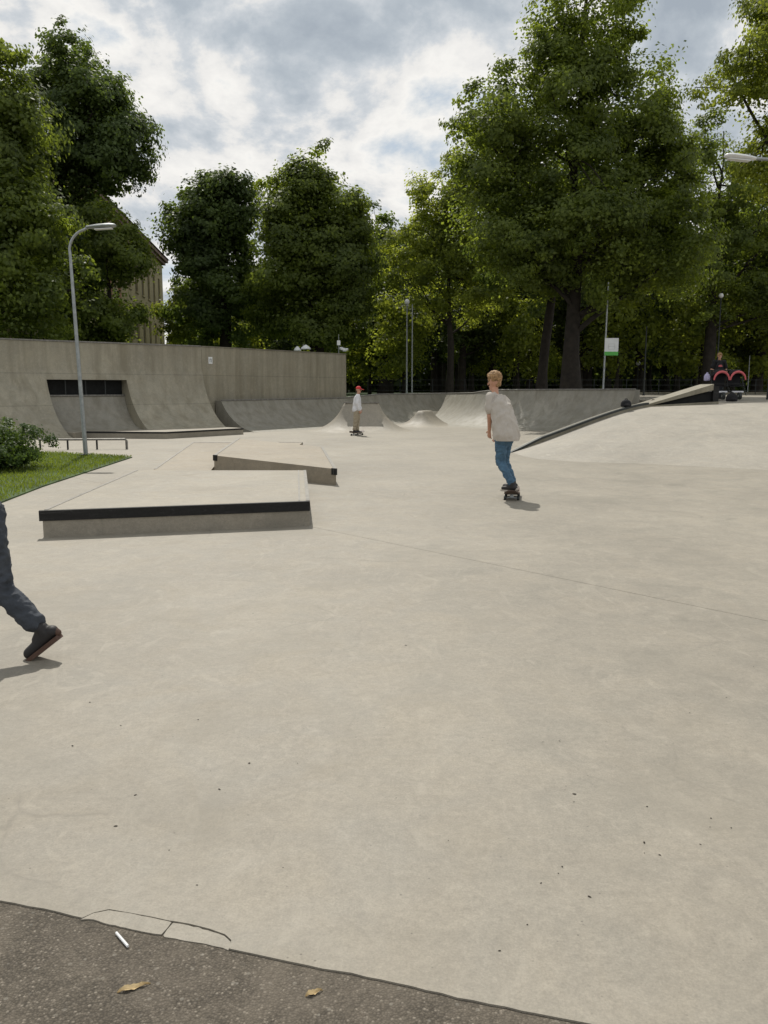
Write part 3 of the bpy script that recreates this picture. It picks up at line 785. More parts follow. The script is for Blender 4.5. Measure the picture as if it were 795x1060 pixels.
tree('dark rounded tree just right of the ochre building', tb(236, 50), [lobe(170, 190, 240, 285, 50), lobe(190, 184, 275, 300, 50), lobe(178, 250, 282, 362, 50), lobe(200, 176, 262, 250, 50), lobe(166, 215, 205, 262, 50)], .38, 800, 44, .28, M['leafB'], 4, name='broadleaf_tree', gap=.7, group=None)
tree('broad domed tree above the end of the tall wall', tb(325, 47), [lobe(268, 176, 370, 300, 47), lobe(260, 230, 388, 372, 47), lobe(285, 158, 358, 240, 47), lobe(262, 195, 330, 320, 46), lobe(330, 200, 386, 290, 47)], .42, 1250, 46, .26, M['leafA'], 5, name='linden_tree', gap=.2)
tree('narrow dark tree squeezed behind the broad domed tree', tb(396, 60), [lobe(355, 212, 412, 330, 60), lobe(360, 280, 425, 385, 60)], .32, 420, 40, .34, M['leafB'], 6, name='broadleaf_tree')
tree('light green tree left of the giant tree, with thin trunk', tb(465, 50), [lobe(402, 215, 480, 320, 50), lobe(425, 175, 510, 280, 50), lobe(445, 250, 530, 345, 50), lobe(396, 255, 450, 325, 50), lobe(455, 140, 560, 280, 51)], .20, 800, 42, .22, M['leafC'], 7, fork=3.2, spread=.48, gap=.5, name='linden_tree', nl=90)
tree('giant spreading tree towering over the skatepark with forked trunk', tb(591, 38), [lobe(545, -60, 670, 110, 38), lobe(492, 40, 620, 180, 38), lobe(590, 10, 705, 170, 38), lobe(500, 110, 640, 300, 38), lobe(600, 110, 712, 300, 38.5), lobe(545, 195, 730, 318, 37), lobe(462, 75, 565, 200, 38), lobe(455, 150, 560, 270, 38.5), lobe(545, -20, 600, 100, 38), lobe(480, 195, 600, 318, 38), lobe(660, 215, 740, 325, 38), lobe(640, 120, 718, 240, 38)], .37, 1900, 44, .22, M['leafA'], 8, fork=3.3, spread=.5, gap=.75, name='linden_tree', nl=150)
tree('slim dark leaning trunk standing just left of the giant trunk', tb(560, 43), [lobe(500, 190, 610, 320, 43), lobe(530, 130, 640, 260, 43)], .24, 420, 40, .28, M['leafB'], 9, fork=5, gap=.4, lean=(.9, 0), name='broadleaf_tree')
tree('open crowned tree behind the stroller at the right', tb(733, 52), [lobe(690, 140, 790, 260, 52), lobe(680, 240, 770, 345, 52), lobe(740, 160, 850, 320, 52), lobe(770, 260, 870, 370, 52), lobe(705, 120, 760, 190, 52)], .36, 720, 42, .25, M['leafA'], 10, fork=4, gap=1.2, spread=.5, name='broadleaf_tree', nl=110)
tree('feathery branch filled tree leaning in from the upper right edge', tb(875, 30), [lobe(752, -30, 900, 100, 30), lobe(738, 20, 850, 130, 30), lobe(770, 90, 920, 240, 30), lobe(800, -100, 950, 60, 30)], .34, 800, 46, .17, M['leafC'], 11, spread=.42, gap=1.0, name='ash_tree', nl=90)
tree('bright bushy tree in the gap right of the ochre building', tb(190, 58), [lobe(168, 295, 215, 345, 58), lobe(175, 320, 240, 375, 58)], .2, 180, 36, .32, M['leafC'], 12, name='broadleaf_tree', gap=.5)
tree('bright green low tree at the right edge beyond the stroller', tb(800, 57), [lobe(766, 300, 830, 385, 57), lobe(772, 345, 812, 395, 57)], .2, 200, 40, .3, M['leafC'], 13, name='broadleaf_tree')

# background trees: three prototypes copied
protos = []
lbl = ['slender tall tree standing in the dark wood behind the skatepark', 'wide low branched tree standing in the dark wood behind the skatepark', 'pale green young tree standing in the wood behind the skatepark']
def proto(k):
    b = Vector((0, 0, 0))
    Ls = [[(0, 0, 9.5, 2.6, 2.6, 4.5), (.6, 0, 13.5, 2.2, 2.2, 3.0), (-.7, .3, 6, 2.0, 2, 2.2)],
          [(0, 0, 8, 4.2, 3.6, 3.6), (1.5, 0, 11.5, 3, 3, 3), (-1.8, 0, 5, 2.5, 2.4, 1.9), (2.2, 0, 4.6, 2.2, 2.2, 1.8)],
          [(0, 0, 5.2, 2.4, 2.2, 2.6), (.3, 0, 2.8, 2.1, 2, 1.5)]][k]
    return tree(lbl[k], b, Ls, (.24, .33, .13)[k], (330, 430, 190)[k], 34, (.40, .40, .32)[k], M[('leafD', 'leafD', 'leafC')[k]], 30+k, group='trees of the wood behind the skatepark', name='forest_tree', spread=.7, gap=.2, nl=14)
pr3 = [proto(0), proto(1), proto(2)]; used = [False]*3
rr = random.Random(5); spots = []
for row, D in enumerate((56, 64, 73, 84, 96)):
    px = 205 + row*9
    while px < 830:
        if not (row == 0 and (210 < px < 265 or px < 300)): spots.append((px+rr.uniform(-10, 10), D+rr.uniform(-3, 3)))
        px += rr.uniform(34, 58)*60/D*1.25
for px in (-90, -50, -15, 20, 60): spots.append((px, 52+rr.uniform(-3, 6)))
for i, (px, D) in enumerate(spots):
    k = 2 if (rr.random() < .3 and D < 80) else (1 if rr.random() < .45 else 0)
    if px < 260 and px > 150: k = 2
    o = pr3[k] if not used[k] else copy_tree(pr3[k]); used[k] = True
    p = tb(px, D); s = rr.uniform(.8, 1.12)
    if px < 420: s *= .85
    if 370 < px: s *= 1.0
    o.location = (p.x, p.y, GZ); o.rotation_euler = (0, 0, rr.uniform(0, 6.28)); o.scale = (s, s, s*rr.uniform(.92, 1.08))
# distant wood as one mass
r = np.random.default_rng(77); n = 52000
ang = r.uniform(-.36, .60, n); D = r.uniform(104, 124, n)
x = np.tan(ang)*D; hmax = np.where(x < -22, 5.5, 10.5)+ 2.5*np.sin(x*.23)+1.5*np.sin(x*.71)
z = 1+hmax*r.random(n)**1.25
cen = np.stack([x, D, z], 1); nr = r.normal(size=(n, 3)); nr[:, 2] += .5
l = r.uniform(.6, 1.3, n)
tag(cards('distant_wood', cen, nr, r.normal(size=(n, 3)), l*.75, l, M['leafD']), 'dark distant wood filling the gaps between the trunks', 'wood', kind='stuff')

# hedge on the left
hc = [(-8.15, 16.2, .55, 1.1, 1.3, .60), (-7.35, 17.1, .52, .75, .8, .52), (-9.4, 15.8, .6, 1.3, 1.4, .62), (-8.3, 17.4, .6, 1.0, .9, .55), (-7.7, 16.4, .42, .9, .9, .45)]
hr = empty('hedge_shrub', (-7.95, 15.0, gz), 'dense dark green hedge shrub on the grass at the left edge', 'shrub')
hl = [(a+8.3, b-16.5, c-gz, d_, e_, f_) for a, b, c, d_, e_, f_ in hc]
cs, cen, nr, up, w_, l_ = leaf_cloud([(a, b, c*.80, d_*.98, e_*1.05, f_*.84) for a, b, c, d_, e_, f_ in hl], 1100, 60, .048, 91, .13, 0, .04, .45)
cards('crown', cen, nr, up, w_, l_*1.1, M['hedge'], hr)
mb = MB(); r = np.random.default_rng(4)
for i in range(40):
    c = Vector(cs[r.integers(len(cs))]); limb(mb, (c.x*.7, c.y*.7, 0), c, .012, .004, r, 5, seg=3)
mb.build('trunk', M['bark'], hr)

# ------------------------------------------------------------------ building
bc, bn = AY(172, 402, 90), AY(118, 402, 64)
zc = AY(168.5, 268, 90).z
bd = Vector((bn.x-bc.x, bn.y-bc.y, 0)); bd.normalize()      # from the far corner toward the camera
bnx = Vector((-bd.y, bd.x, 0));  
if bnx.x < 0: bnx = -bnx                                    # facade normal (towards +X)
LB = 52; DP = 14
root = empty('apartment_building', (bc.x, bc.y, GZ), 'ochre plastered building with dark cornice half hidden behind the left trees', 'building', rz=math.atan2(bd.y, bd.x))
loc = lambda mb: mb
sgn = 1 if (rotz(root.rotation_euler.z) @ Vector((0, 1, 0))).dot(bnx) > 0 else -1
HB = zc-GZ
def fb(mb, x0, x1, y0, y1, z0, z1): return mb.box(x0, x1, min(y0*sgn, y1*sgn), max(y0*sgn, y1*sgn), z0, z1)
# y outward from facade: negative inside
fb(MB(), 0, LB, -DP, -.3, 0, HB-.7).build('core', M['dark'], root)
cols = [2.2+3.15*i for i in range(15)]; rows = [(1.2, 2.9), (4.9, 7.3), (9.0, 11.6), (13.0, 14.6)]
rows = [(.9, 2.5), (4.4, 6.9), (8.9, 11.6)] if HB < 15 else rows
wm = MB(); ww = 1.15
edges = sorted([0]+[c-ww/2 for c in cols]+[c+ww/2 for c in cols]+[LB]); 
for i in range(len(edges)-1):
    a, b = edges[i], edges[i+1]
    if i % 2 == 0: fb(wm, a, b, -.3, 0, 0, HB-.6)
    else:
        zz = [0]+[v for rw in rows for v in rw]+[HB-.6]
        for k in range(0, len(zz), 2): fb(wm, a, b, -.3, 0, zz[k], zz[k+1])
fb(wm, -.3, 0, -DP, 0, 0, HB-.6); wm.build('wall', M['plaster'], root)
for c in cols:
    for z0, z1 in rows:
        f = MB(); fb(f, c-ww/2, c-ww/2+.1, -.24, -.14, z0, z1); fb(f, c+ww/2-.1, c+ww/2, -.24, -.14, z0, z1); fb(f, c-ww/2+.1, c+ww/2-.1, -.24, -.14, z0, z0+.1); fb(f, c-ww/2+.1, c+ww/2-.1, -.24, -.14, z1-.1, z1)
        fb(f, c-.04, c+.04, -.235, -.15, z0+.1, z1-.1); fb(f, c-ww/2+.1, c-.04, -.23, -.16, z0+(z1-z0)*.65, z0+(z1-z0)*.65+.07); fb(f, c+.04, c+ww/2-.1, -.23, -.16, z0+(z1-z0)*.65, z0+(z1-z0)*.65+.07)
        wo = f.build('window', M['frame'], root)
        g = MB(); fb(g, c-ww/2+.05, c+ww/2-.05, -.215, -.195, z0+.05, z1-.05); g.build('pane', M['glass'], wo)
        s = MB(); fb(s, c-ww/2-.1, c+ww/2+.1, -.1, .09, z0-.12, z0-.004); s.build('sill', M['plaster'], wo)
b = MB(); fb(b, -.5, LB, -DP, .35, HB-.6, HB-.35); fb(b, -.7, LB, -DP, .6, HB-.345, HB-.05); b.build('cornice', M['cornice'], root)
b = MB(); 
y1, y2 = .75*sgn, -DP/2*sgn
b.add([(-.8, y1, HB-.04), (LB, y1, HB-.04), (LB, y2, HB+1.6), (2.5, y2, HB+1.6), (-.8, -DP*sgn, HB-.04), (LB, -DP*sgn, HB-.04)], [(0, 1, 2, 3), (0, 3, 4), (3, 2, 5, 4)])
b.build('roof', M['cornice'], root)
for x in (22.3, 25.6): 
    b = MB(); fb(b, x, x+.55, .004, .12, 0, HB-.62); b.build('brick_pilaster', M['brick'], root)
b = MB(); fb(b, 0, LB, .003, .06, 0, .8); b.build('plinth', M['side'], root)

# ------------------------------------------------------------------ lamps, poles, signs
def lamp_arm(base, H, armdir, reach, label, mat=M['steel'], r0=.065, group=None, head=1.0, lean=(0, 0)):
    root = empty('street_lamp', base, label, 'street lamp', group)
    d = Vector((armdir[0], armdir[1], 0)).normalized()
    top = Vector((lean[0], lean[1], H))
    pts = [Vector((0, 0, 0)), Vector((lean[0]*.5, lean[1]*.5, H*.5)), Vector((lean[0]*.86, lean[1]*.86, H-.55))]
    for k in range(1, 8):
        a = k/7*math.pi/2*.86; pts.append(Vector((lean[0], lean[1], H-.55)) + d*(.42*(1-math.cos(a))) + Vector((0, 0, .5*math.sin(a))))
    pts.append(pts[-1]+d*(reach-.4)+Vector((0, 0, .06)))
    rad = [r0, r0*.8, r0*.62]+[r0*.55]*(len(pts)-3)
    MB().tube(pts, rad, 12).build('pole', mat, root, smooth=True)
    e_ = pts[-1]; a = math.atan2(d.y, d.x)
    Mx = Matrix.Translation(e_) @ rotz(a) @ Matrix.Rotation(R(-4), 4, 'Y')
    b = MB(); hl_ = .55*head
    secs = [(-.06, .035, .03), (0, .06, .035), (.15*hl_/.5, .10, .05), (.4*hl_/.5, .12, .055), (hl_, .09, .035), (hl_+.03, .04, .015)]
    vs = []
    for x, hw, hh in secs:
        for k in range(10):
            t = 2*math.pi*k/10; vs.append(Mx @ Vector((x, math.cos(t)*hw*head, math.sin(t)*hh*head)))
    fs = [(i*10+k, i*10+(k+1) % 10, (i+1)*10+(k+1) % 10, (i+1)*10+k) for i in range(len(secs)-1) for k in range(10)] + [tuple(range(10))[::-1], tuple(range(50, 60))]
    b.add(vs, fs); b.build('lamp_head', M['steel'] if head < 1.2 else M['white'], root, smooth=True)
    b = MB(); b.box(.12, hl_-.06, -.07*head, .07*head, -.066*head, -.05*head, Mx); b.build('lens', M['white'], root)
    b = MB(); b.box(-.11, .11, -.11, .11, 0, .04); b.build('base_plate', M['dkmetal'], root, bevel=.006)
    return root
lb = G(89, 472.5); lb.z = gz-.005
Hl = AY(76, 235.5, lb.y).z
lamp_arm(lb, Hl, (1, .05), .52, 'slim grey street lamp with bent arm standing at the lawn corner', r0=.05, lean=(-.13, 0))
p = AY(836, 402, 25); lamp_arm((p.x, 25, 1.17), AY(800, 166, 25).z-1.17, (-1, -.1), 2.2, 'tall street lamp reaching in from the right edge with rounded white head', r0=.08, head=1.5)
# globe lamp beyond right edge
def post_lamp(px, D, z1, label, base=GZ, mat=M['dkmetal'], rad=.16, kind='globe', group=None):
    p = AY(px, 402, D); root = empty('post_lamp', (p.x, D, base), label, 'lamp post', group)
    H = z1-base
    MB().tube([(0, 0, 0), (0, 0, .5), (0, 0, H-rad)], [.07, .05, .035], 8).build('pole', mat, root, smooth=True)
    b = MB()
    if kind == 'globe': b.lathe([(.03, -rad), (rad*.8, -rad*.6), (rad, 0), (rad*.8, rad*.6), (.05, rad)], (0, 0, H), 14)
    else: b.lathe([(rad*1.1, -.05), (rad*1.1, 0), (rad*.7, .09), (.04, .17)], (0, 0, H), 14)
    b.build('lamp_shade', M['white'], root, smooth=True)
    b = MB(); b.lathe([(.06, 0), (.06, .06), (.03, .09)], (0, 0, H-rad-.08), 10); b.build('collar', mat, root)
    return root
post_lamp(796, 26, AY(790, 256, 26).z, 'white capped lamp cut by the right edge below the long lamp arm', base=1.17, rad=.24, kind='dome')
post_lamp(421, 47, AY(421, 312.5, 47).z, 'pale lamp post rising in front of the light green tree', mat=M['steel'], rad=.15)
post_lamp(741, 50, AY(741, 306, 50).z, 'dark lamp post with white globe right of the open crowned tree trunk', rad=.14)
post_lamp(659.5, 60, AY(659.5, 376, 60).z, 'short white globe lamp deep under the trees right of the white sign', rad=.16)
gl = 'round white lamps peeping over the tall wall'
post_lamp(308.5, 43, AY(308, 362, 43).z, 'smaller white lamp dome showing above the tall wall, left one of two', rad=.17, kind='dome', group=gl)
post_lamp(317, 42, AY(317, 360.5, 42).z, 'larger white lamp dome showing above the tall wall, right one of two', rad=.23, kind='dome', group=gl)
def pole(px, D, py, label, mat, r=.035):
    p = AY(px, 402, D); root = empty('pole', (p.x, D, GZ), label, 'pole'); H = AY(px, py, D).z-GZ
    MB().tube([(0, 0, 0), (0, 0, H)], [r, r*.7], 8).build('shaft', mat, root, smooth=True)
    MB().lathe([(r*1.6, 0), (r*1.6, .12), (r*1.1, .2)], n=10).build('foot', mat, root)
    return root
pole(426.5, 45, 315, 'thin pale pole right beside the pale lamp post', M['steel'], .04)
pole(666.5, 44, 338, 'thin dark pole between the white sign and the open crowned tree', M['dkmetal'], .045)
pole(774, 55, 368, 'short grey pole under the trees at the far right', M['steel'], .04)
# camera mast near the end of wall
p = AY(351, 402, 40); root = empty('camera_mast', (p.x, 40, GZ), 'thin mast with white box and cameras at the end of the tall wall', 'mast')
H = AY(351, 346, 40).z-GZ; h1 = AY(351, 355, 40).z-GZ
MB().tube([(0, 0, 0), (0, 0, H)], [.03, .015], 8).build('mast_pole', M['steel'], root)
MB().box(-.08, .08, -.07, .07, h1-.11, h1+.11).build('control_box', M['white'], root, bevel=.01)
for k, dx in enumerate((.16, .32)):
    zc_ = AY(351, 361+k*1.2, 40).z-GZ
    o = MB().box(-.09, .09, -.14, .14, -.05, .05).build('security_camera', M['white'], root, bevel=.02); o.location = (dx, -.05, zc_); o.rotation_euler = (R(15), 0, R(30-50*k))
MB().tube([(0, 0, AY(351, 361, 40).z-GZ), (.34, 0, AY(351, 362, 40).z-GZ)], .012, 6).build('bracket', M['steel'], root)
# sign
p = AY(624, 402, 38); root = empty('park_sign', (p.x, 36, GZ), 'white park sign with green lower band on a thin pole', 'sign')
f = 36
ps = AY(624.2, 402, f); root.location = (ps.x, f, GZ)
H = AY(625.5, 292, f).z-GZ
MB().tube([(0, 0, 0), (.06, 0, H)], [.045, .03], 8).build('pole', M['steel'], root, smooth=True)
a, b_ = AY(626, 350, f), AY(639.5, 368, f)
x0, x1, z1, z0 = a.x-ps.x, b_.x-ps.x, a.z-GZ, b_.z-GZ
MB().box(x0, x1, -.045, -.02, z0, z1).build('panel', M['white'], root, bevel=.004)
MB().box(x0, x1, -.052, -.046, z0, z0+(z1-z0)*.22).build('green_band', M['green'], root)
b = MB(); w_ = x1-x0; zz = z0+(z1-z0)*.35; hh = (z1-z0)*.45
for k in range(3):
    b.box(x0+w_*.25, x0+w_*.75, -.050, -.046, zz+hh*k/3, zz+hh*k/3+.02)
b.box(x0+w_*.25, x0+w_*.29, -.050, -.046, zz+.02, zz+hh*.62); b.box(x0+w_*.71, x0+w_*.75, -.050, -.046, zz+.02, zz+hh*.62)
b.build('faint_print', plain('faint_grey_print', (.62, .64, .62), .5, 0, .05, 5, 0), root)

# fence along the far side
root = empty('railing_fence', (12, 52, GZ), 'low dark railing fence along the edge of the wood', 'fence')
x0, x1 = -1.0, 30.0
pm = None
n = 0; x = x0
while x <= x1:
    if pm is None:
        pm = MB().box(-.018, .018, -.018, .018, 0, 1.05).build('post', M['dkmetal'], root); o = pm
    else: o = pm.copy(); col.objects.link(o)
    o.parent = root; o.location = (x-12, 0, 0); x += 2.0
for z in (.35, .68, 1.0):
    MB().box(x0-12, x1-12, -.012, .012, z-.012, z+.012).build('rail', M['dkmetal'], root)
# logs / dark verge line
mb = MB(); mb.box(4.9, 60, 54.0, 54.3, 1.1, 1.30); root = mb.build('dark_kerb', M['side']); tag(root, 'dark low kerb line at the foot of the wood', 'kerb')

# ------------------------------------------------------------------ people
dg = None
def capsule(mb, a, b, ra, rb, n=14, flat=None):
    a, b = Vector(a), Vector(b); d = b-a; L = d.length
    if L < 1e-5: b = a+Vector((0, 0, .001)); d = b-a; L = d.length
    t = d/L; pts = []; rad = []
    for k in range(5):
        th = math.pi/2*(1-k/5); pts.append(a - t*ra*math.sin(th)); rad.append(max(.0008, ra*math.cos(th)))
    for k in range(6):
        th = math.pi/2*k/5; pts.append(b + t*rb*math.sin(th)); rad.append(max(.0008, rb*math.cos(th)))
    base = len(mb.v); mb.tube(pts, rad, n)
    if flat:      # scale the section along a direction: (axis vector, factor)
        ax, f = flat; ax = Vector(ax).normalized()
        for i in range(base, len(mb.v)):
            v = Vector(mb.v[i]); q = a + t*((v-a).dot(t)); off = v-q; off -= ax*(off.dot(ax))*(1-f); mb.v[i] = tuple(q+off)
def ell(mb, c, r, n=14):
    c = Vector(c); base = len(mb.v); mb.lathe([(max(.001, math.sin(math.pi*k/10)), -math.cos(math.pi*k/10)) for k in range(11)], (0, 0, 0), n)
    for i in range(base, len(mb.v)):
        v = mb.v[i]; mb.v[i] = (c.x+v[0]*r[0], c.y+v[1]*r[1], c.z+v[2]*r[2])
def skin_mesh(mb, name, mat, parent, voxel=.009, smooth=6, wrinkle=0, wscale=9, wdir=(1, 1, 1)):
    o = mb.build(name, mat, None)
    m = o.modifiers.new('r', 'REMESH'); m.mode = 'VOXEL'; m.voxel_size = voxel; m.use_smooth_shade = True
    s = o.modifiers.new('s', 'SMOOTH'); s.iterations = smooth; s.factor = .6
    bpy.context.view_layer.update()
    me = bpy.data.meshes.new_from_object(o.evaluated_get(bpy.context.evaluated_depsgraph_get()))
    o.modifiers.clear(); o.data = me
    if not me.materials: me.materials.append(mat)
    if wrinkle:
        me.update()
        n = len(me.vertices); co = [v.co.copy() for v in me.vertices]; no = [v.normal.copy() for v in me.vertices]
        for i in range(n):
            p = co[i]; q = Vector((p.x*wdir[0], p.y*wdir[1], p.z*wdir[2]))*wscale
            k = noise.noise(q)+.5*noise.noise(q*2.1); k = 1-2*abs(k); me.vertices[i].co = p + no[i]*k*wrinkle
    for p in me.polygons: p.use_smooth = True
    o.parent = parent
    return o
def hand(mb, wrist, d, palm_n, side, k=1.0, curl=.5):
    """palm and five fingers; d = pointing direction, palm_n = where the palm faces"""
    d = Vector(d).normalized(); pn = Vector(palm_n); pn = (pn-d*pn.dot(d)).normalized(); sd = d.cross(pn)*side
    w_ = Vector(wrist)
    capsule(mb, w_, w_+d*.075*k, .026*k, .034*k, 12, (pn, .55))
    for i, (o_, L) in enumerate(((-.030, .062), (-.010, .072), (.010, .068), (.028, .054))):
        a = w_+d*.085*k+sd*o_*k; b = a+(d*.9+pn*curl*.5)*L*.5*k; c = b+(d*(1-curl)+pn*curl*1.1).normalized()*L*.5*k
        capsule(mb, a-d*.01, b, .0088*k, .008*k, 8); capsule(mb, b, c, .008*k, .0065*k, 8)
    a = w_+d*.02*k-sd*.028*k; b = a+(d*.6-sd*.7+pn*.25).normalized()*.038*k; c = b+(d*.9-sd*.1+pn*.3).normalized()*.03*k
    capsule(mb, a, b, .012*k, .0095*k, 8); capsule(mb, b, c, .0095*k, .0075*k, 8)
def person(root, J, face, headdir, mats, opts):
    """J: joints in root-local space; face: body facing direction; headdir: gaze"""
    K = opts.get('k', 1.0); vox = opts.get('voxel', .009)
    face = Vector(face).normalized(); left = Vector((-face.y, face.x, 0)); hd = Vector(headdir).normalized(); hl_ = Vector((-hd.y, hd.x, 0)).normalized(); hu = hl_.cross(hd)*-1
    hu = Vector((0, 0, 1)) if hu.z < .2 else hu
    V = {k: Vector(v) for k, v in J.items()}
    b = MB()
    capsule(b, V['pelvis'], V['chest'], .125*K, .135*K, 16, (face, .72))
    capsule(b, V['chest'], V['neck']-Vector((0, 0, .06))*K, .13*K, .07*K, 14, (face, .75))
    capsule(b, V['shl'], V['shr'], .055*K, .055*K, 12)
    capsule(b, V['neck']-Vector((0, 0, .05)), V['head']-Vector((0, 0, .05)), .052*K, .05*K, 12)
    H = V['head']; hs = opts.get('hs', 1.0)
    for n_ in 'lr': capsule(b, V['neck']-Vector((0, 0, .055))*K, V['sh'+n_], .045*K, .045*K, 12)
    ell(b, H+hu*.02*hs-hd*.008, (.078*hs, .078*hs, .098*hs)); 
    capsule(b, H+hd*.02*hs-hu*.03*hs, H+hd*.045*hs-hu*.075*hs, .058*hs, .034*hs, 12)       # jaw
    capsule(b, H+hd*.08*hs+hu*.012*hs, H+hd*.098*hs-hu*.018*hs, .009*hs, .014*hs, 8)        # nose
    capsule(b, H+hd*.073*hs-hu*.048*hs+hl_*.016*hs, H+hd*.073*hs-hu*.048*hs-hl_*.016*hs, .009*hs, .009*hs, 8)  # lips
    capsule(b, H+hd*.066*hs+hu*.035*hs+hl_*.035*hs, H+hd*.066*hs+hu*.035*hs-hl_*.035*hs, .012*hs, .012*hs, 8)  # brow
    for s in (1, -1): capsule(b, H+hl_*s*.078*hs+hu*.02*hs, H+hl_*s*.08*hs-hu*.02*hs, .013*hs, .009*hs, 8, (hl_, .7))
    for s, n_ in ((1, 'l'), (-1, 'r')):
        capsule(b, V['sh'+n_], V['el'+n_], .047*K, .037*K); capsule(b, V['el'+n_], V['wr'+n_], .037*K, .025*K)
        dr = (V['wr'+n_]-V['el'+n_]).normalized(); hand(b, V['wr'+n_], opts.get('hand_dir', dr), opts.get('palm', -left*s), s, K*1.0, opts.get('curl', .45))
        capsule(b, V['hip'+n_], V['kn'+n_], .068*K, .044*K); capsule(b, V['kn'+n_], V['an'+n_], .043*K, .034*K)
        capsule(b, V['an'+n_], V['an'+n_].lerp(V['to'+n_], .35), .030*K, .022*K)
    skin_mesh(b, 'body', M['skin'], root, vox*.75, 3)
    for s in (1, -1):
        b = MB(); ell(b, H+hd*.070*hs+hu*.012*hs+hl_*s*.03*hs, (.012*hs, .012*hs, .009*hs), 8); b.build('eye', M['eye'], root, smooth=True)
    # trousers
    b = MB(); tw = opts.get('tw', 1.0)
    capsule(b, V['hipl']+Vector((0, 0, .0)), V['hipr']+Vector((0, 0, .0)), .105*K, .105*K, 16, (face, .9))
    capsule(b, V['pelvis']-Vector((0, 0, .02)), V['pelvis']+Vector((0, 0, .03)), .12*K, .11*K, 16, (face, .8))
    for n_ in 'lr':
        capsule(b, V['hip'+n_], V['kn'+n_], .098*K*tw, .068*K*tw, 16); capsule(b, V['kn'+n_], V['an'+n_]+(V['kn'+n_]-V['an'+n_]).normalized()*opts.get('hem', .05), .067*K*tw, .054*K*tw, 16)
    skin_mesh(b, 'trousers', mats['trousers'], root, vox, 3, .014*K, 11, (1, 1, 1.5))
    # shirt
    b = MB(); sw = opts.get('sw', 1.0); hemp = V.get('hem', V['pelvis'])
    capsule(b, V['chest']+Vector((0, 0, .03)), hemp, .142*K*sw, .172*K*sw, 20, (face, .80))
    capsule(b, V['chest'], V['neck']-Vector((0, 0, .085))*K, .15*K*sw, .085*K, 16, (face, .78))
    capsule(b, V['shl']-Vector((0, 0, .012)), V['shr']-Vector((0, 0, .012)), .062*K, .062*K, 12)
    for n_ in 'lr': capsule(b, V['neck']-Vector((0, 0, .075))*K, V['sh'+n_]-Vector((0, 0, .008)), .062*K, .060*K, 14)
    sf = opts.get('sleeve', .8)
    for n_ in 'lr':
        if sf <= 1: capsule(b, V['sh'+n_], V['sh'+n_].lerp(V['el'+n_], sf), .062*K, .066*K, 14)
        else: capsule(b, V['sh'+n_], V['el'+n_], .07*K, .062*K, 14); capsule(b, V['el'+n_], V['el'+n_].lerp(V['wr'+n_], .92), .062*K, .045*K, 14)
    zc_ = hemp.z - opts.get('hemdrop', .06)*K
    o = skin_mesh(b, 'shirt', mats['shirt'], root, vox, 2, .019*K, 6, (1.4, 1.4, .8))
    bm = bmesh.new(); bm.from_mesh(o.data); bmesh.ops.bisect_plane(bm, geom=bm.verts[:]+bm.edges[:]+bm.faces[:], plane_co=(0, 0, zc_), plane_no=(0, 0, -1), clear_outer=True)
    bm.to_mesh(o.data); bm.free()
    # shoes
    for n_ in 'lr':
        A, T = V['an'+n_], V['to'+n_]; d = (T-A); d2 = Vector((d.x, d.y, 0)).normalized() if math.hypot(d.x, d.y) > .02 else face
        ft = opts.get('foot', {}).get(n_)
        d3 = Vector(ft).normalized() if ft else d2; u = Vector((0, 0, 1)) if not ft else (Vector((0, 0, 1))-d3*d3.z).normalized()
        heel = A - u*.05*K - d3*.035*K; tip = heel + d3*.21*K
        b = MB(); capsule(b, heel+u*.012, tip-d3*.03-u*.006, .040*K, .037*K, 14, (u, .95)); capsule(b, A-u*.03*K, A+u*.012*K, .042*K, .041*K, 12); capsule(b, A+u*.005, heel+d3*.10*K+u*.03*K, .036*K, .026*K, 12); capsule(b, A-u*.02, heel+d3*.13*K, .042*K, .032*K, 12)
        so_ = skin_mesh(b, 'shoe', M['shoe'], root, vox*.8, 1)
        b = MB(); sd_ = u.cross(d3); vs = []
        for t_, hw in ((-.026, .022), (-.016, .034), (.03, .038), (.10, .040), (.16, .047), (.20, .040), (.222, .022)):
            for s_ in (-1, 1):
                for hz in (-.046, -.022): vs.append(heel+d3*t_*K+sd_*s_*hw*K+u*hz*K)
        fs = []
        for i in range(6):
            a = i*4; fs += [(a, a+4, a+5, a+1), (a+2, a+3, a+7, a+6), (a+1, a+5, a+7, a+3), (a, a+2, a+6, a+4)]
        fs += [(0, 1, 3, 2), (24, 26, 27, 25)]
        b.add(vs, fs); b.build('sole', mats.get('sole', M['wsole']), so_)
        b = MB(); capsule(b, heel-d3*.026*K-u*.008, heel-d3*.022*K+u*.018*K, .024*K, .020*K, 10, (d3, .8)); b.build('heel_patch', mats.get('sole', M['shoe']), so_, smooth=True)
    # hair or cap
    b = MB(); 
    if opts.get('cap'):
        ell(b, H+hu*.045*hs-hd*.004, (.094*hs, .094*hs, .082*hs)); o = skin_mesh(b, 'cap', mats['cap'], root, vox, 2)
        bm = bmesh.new(); bm.from_mesh(o.data); pc = H+hu*.030*hs; bmesh.ops.bisect_plane(bm, geom=bm.verts[:]+bm.edges[:]+bm.faces[:], plane_co=pc, plane_no=-hu, clear_outer=True); bm.to_mesh(o.data); bm.free()
        v = MB(); capsule(v, H+hu*.036*hs+hd*.06*hs, H+hu*.028*hs+hd*.135*hs, .07*hs, .055*hs, 14, (hu, .13)); v.build('visor', mats['cap'], o, smooth=True)
        b = MB(); capsule(b, H-hd*.035*hs+hu*.02, H-hd*.05*hs-hu*.045*hs, .062*hs, .045*hs); skin_mesh(b, 'hair', mats['hair'], root, vox, 2, .006, 40)
    else:
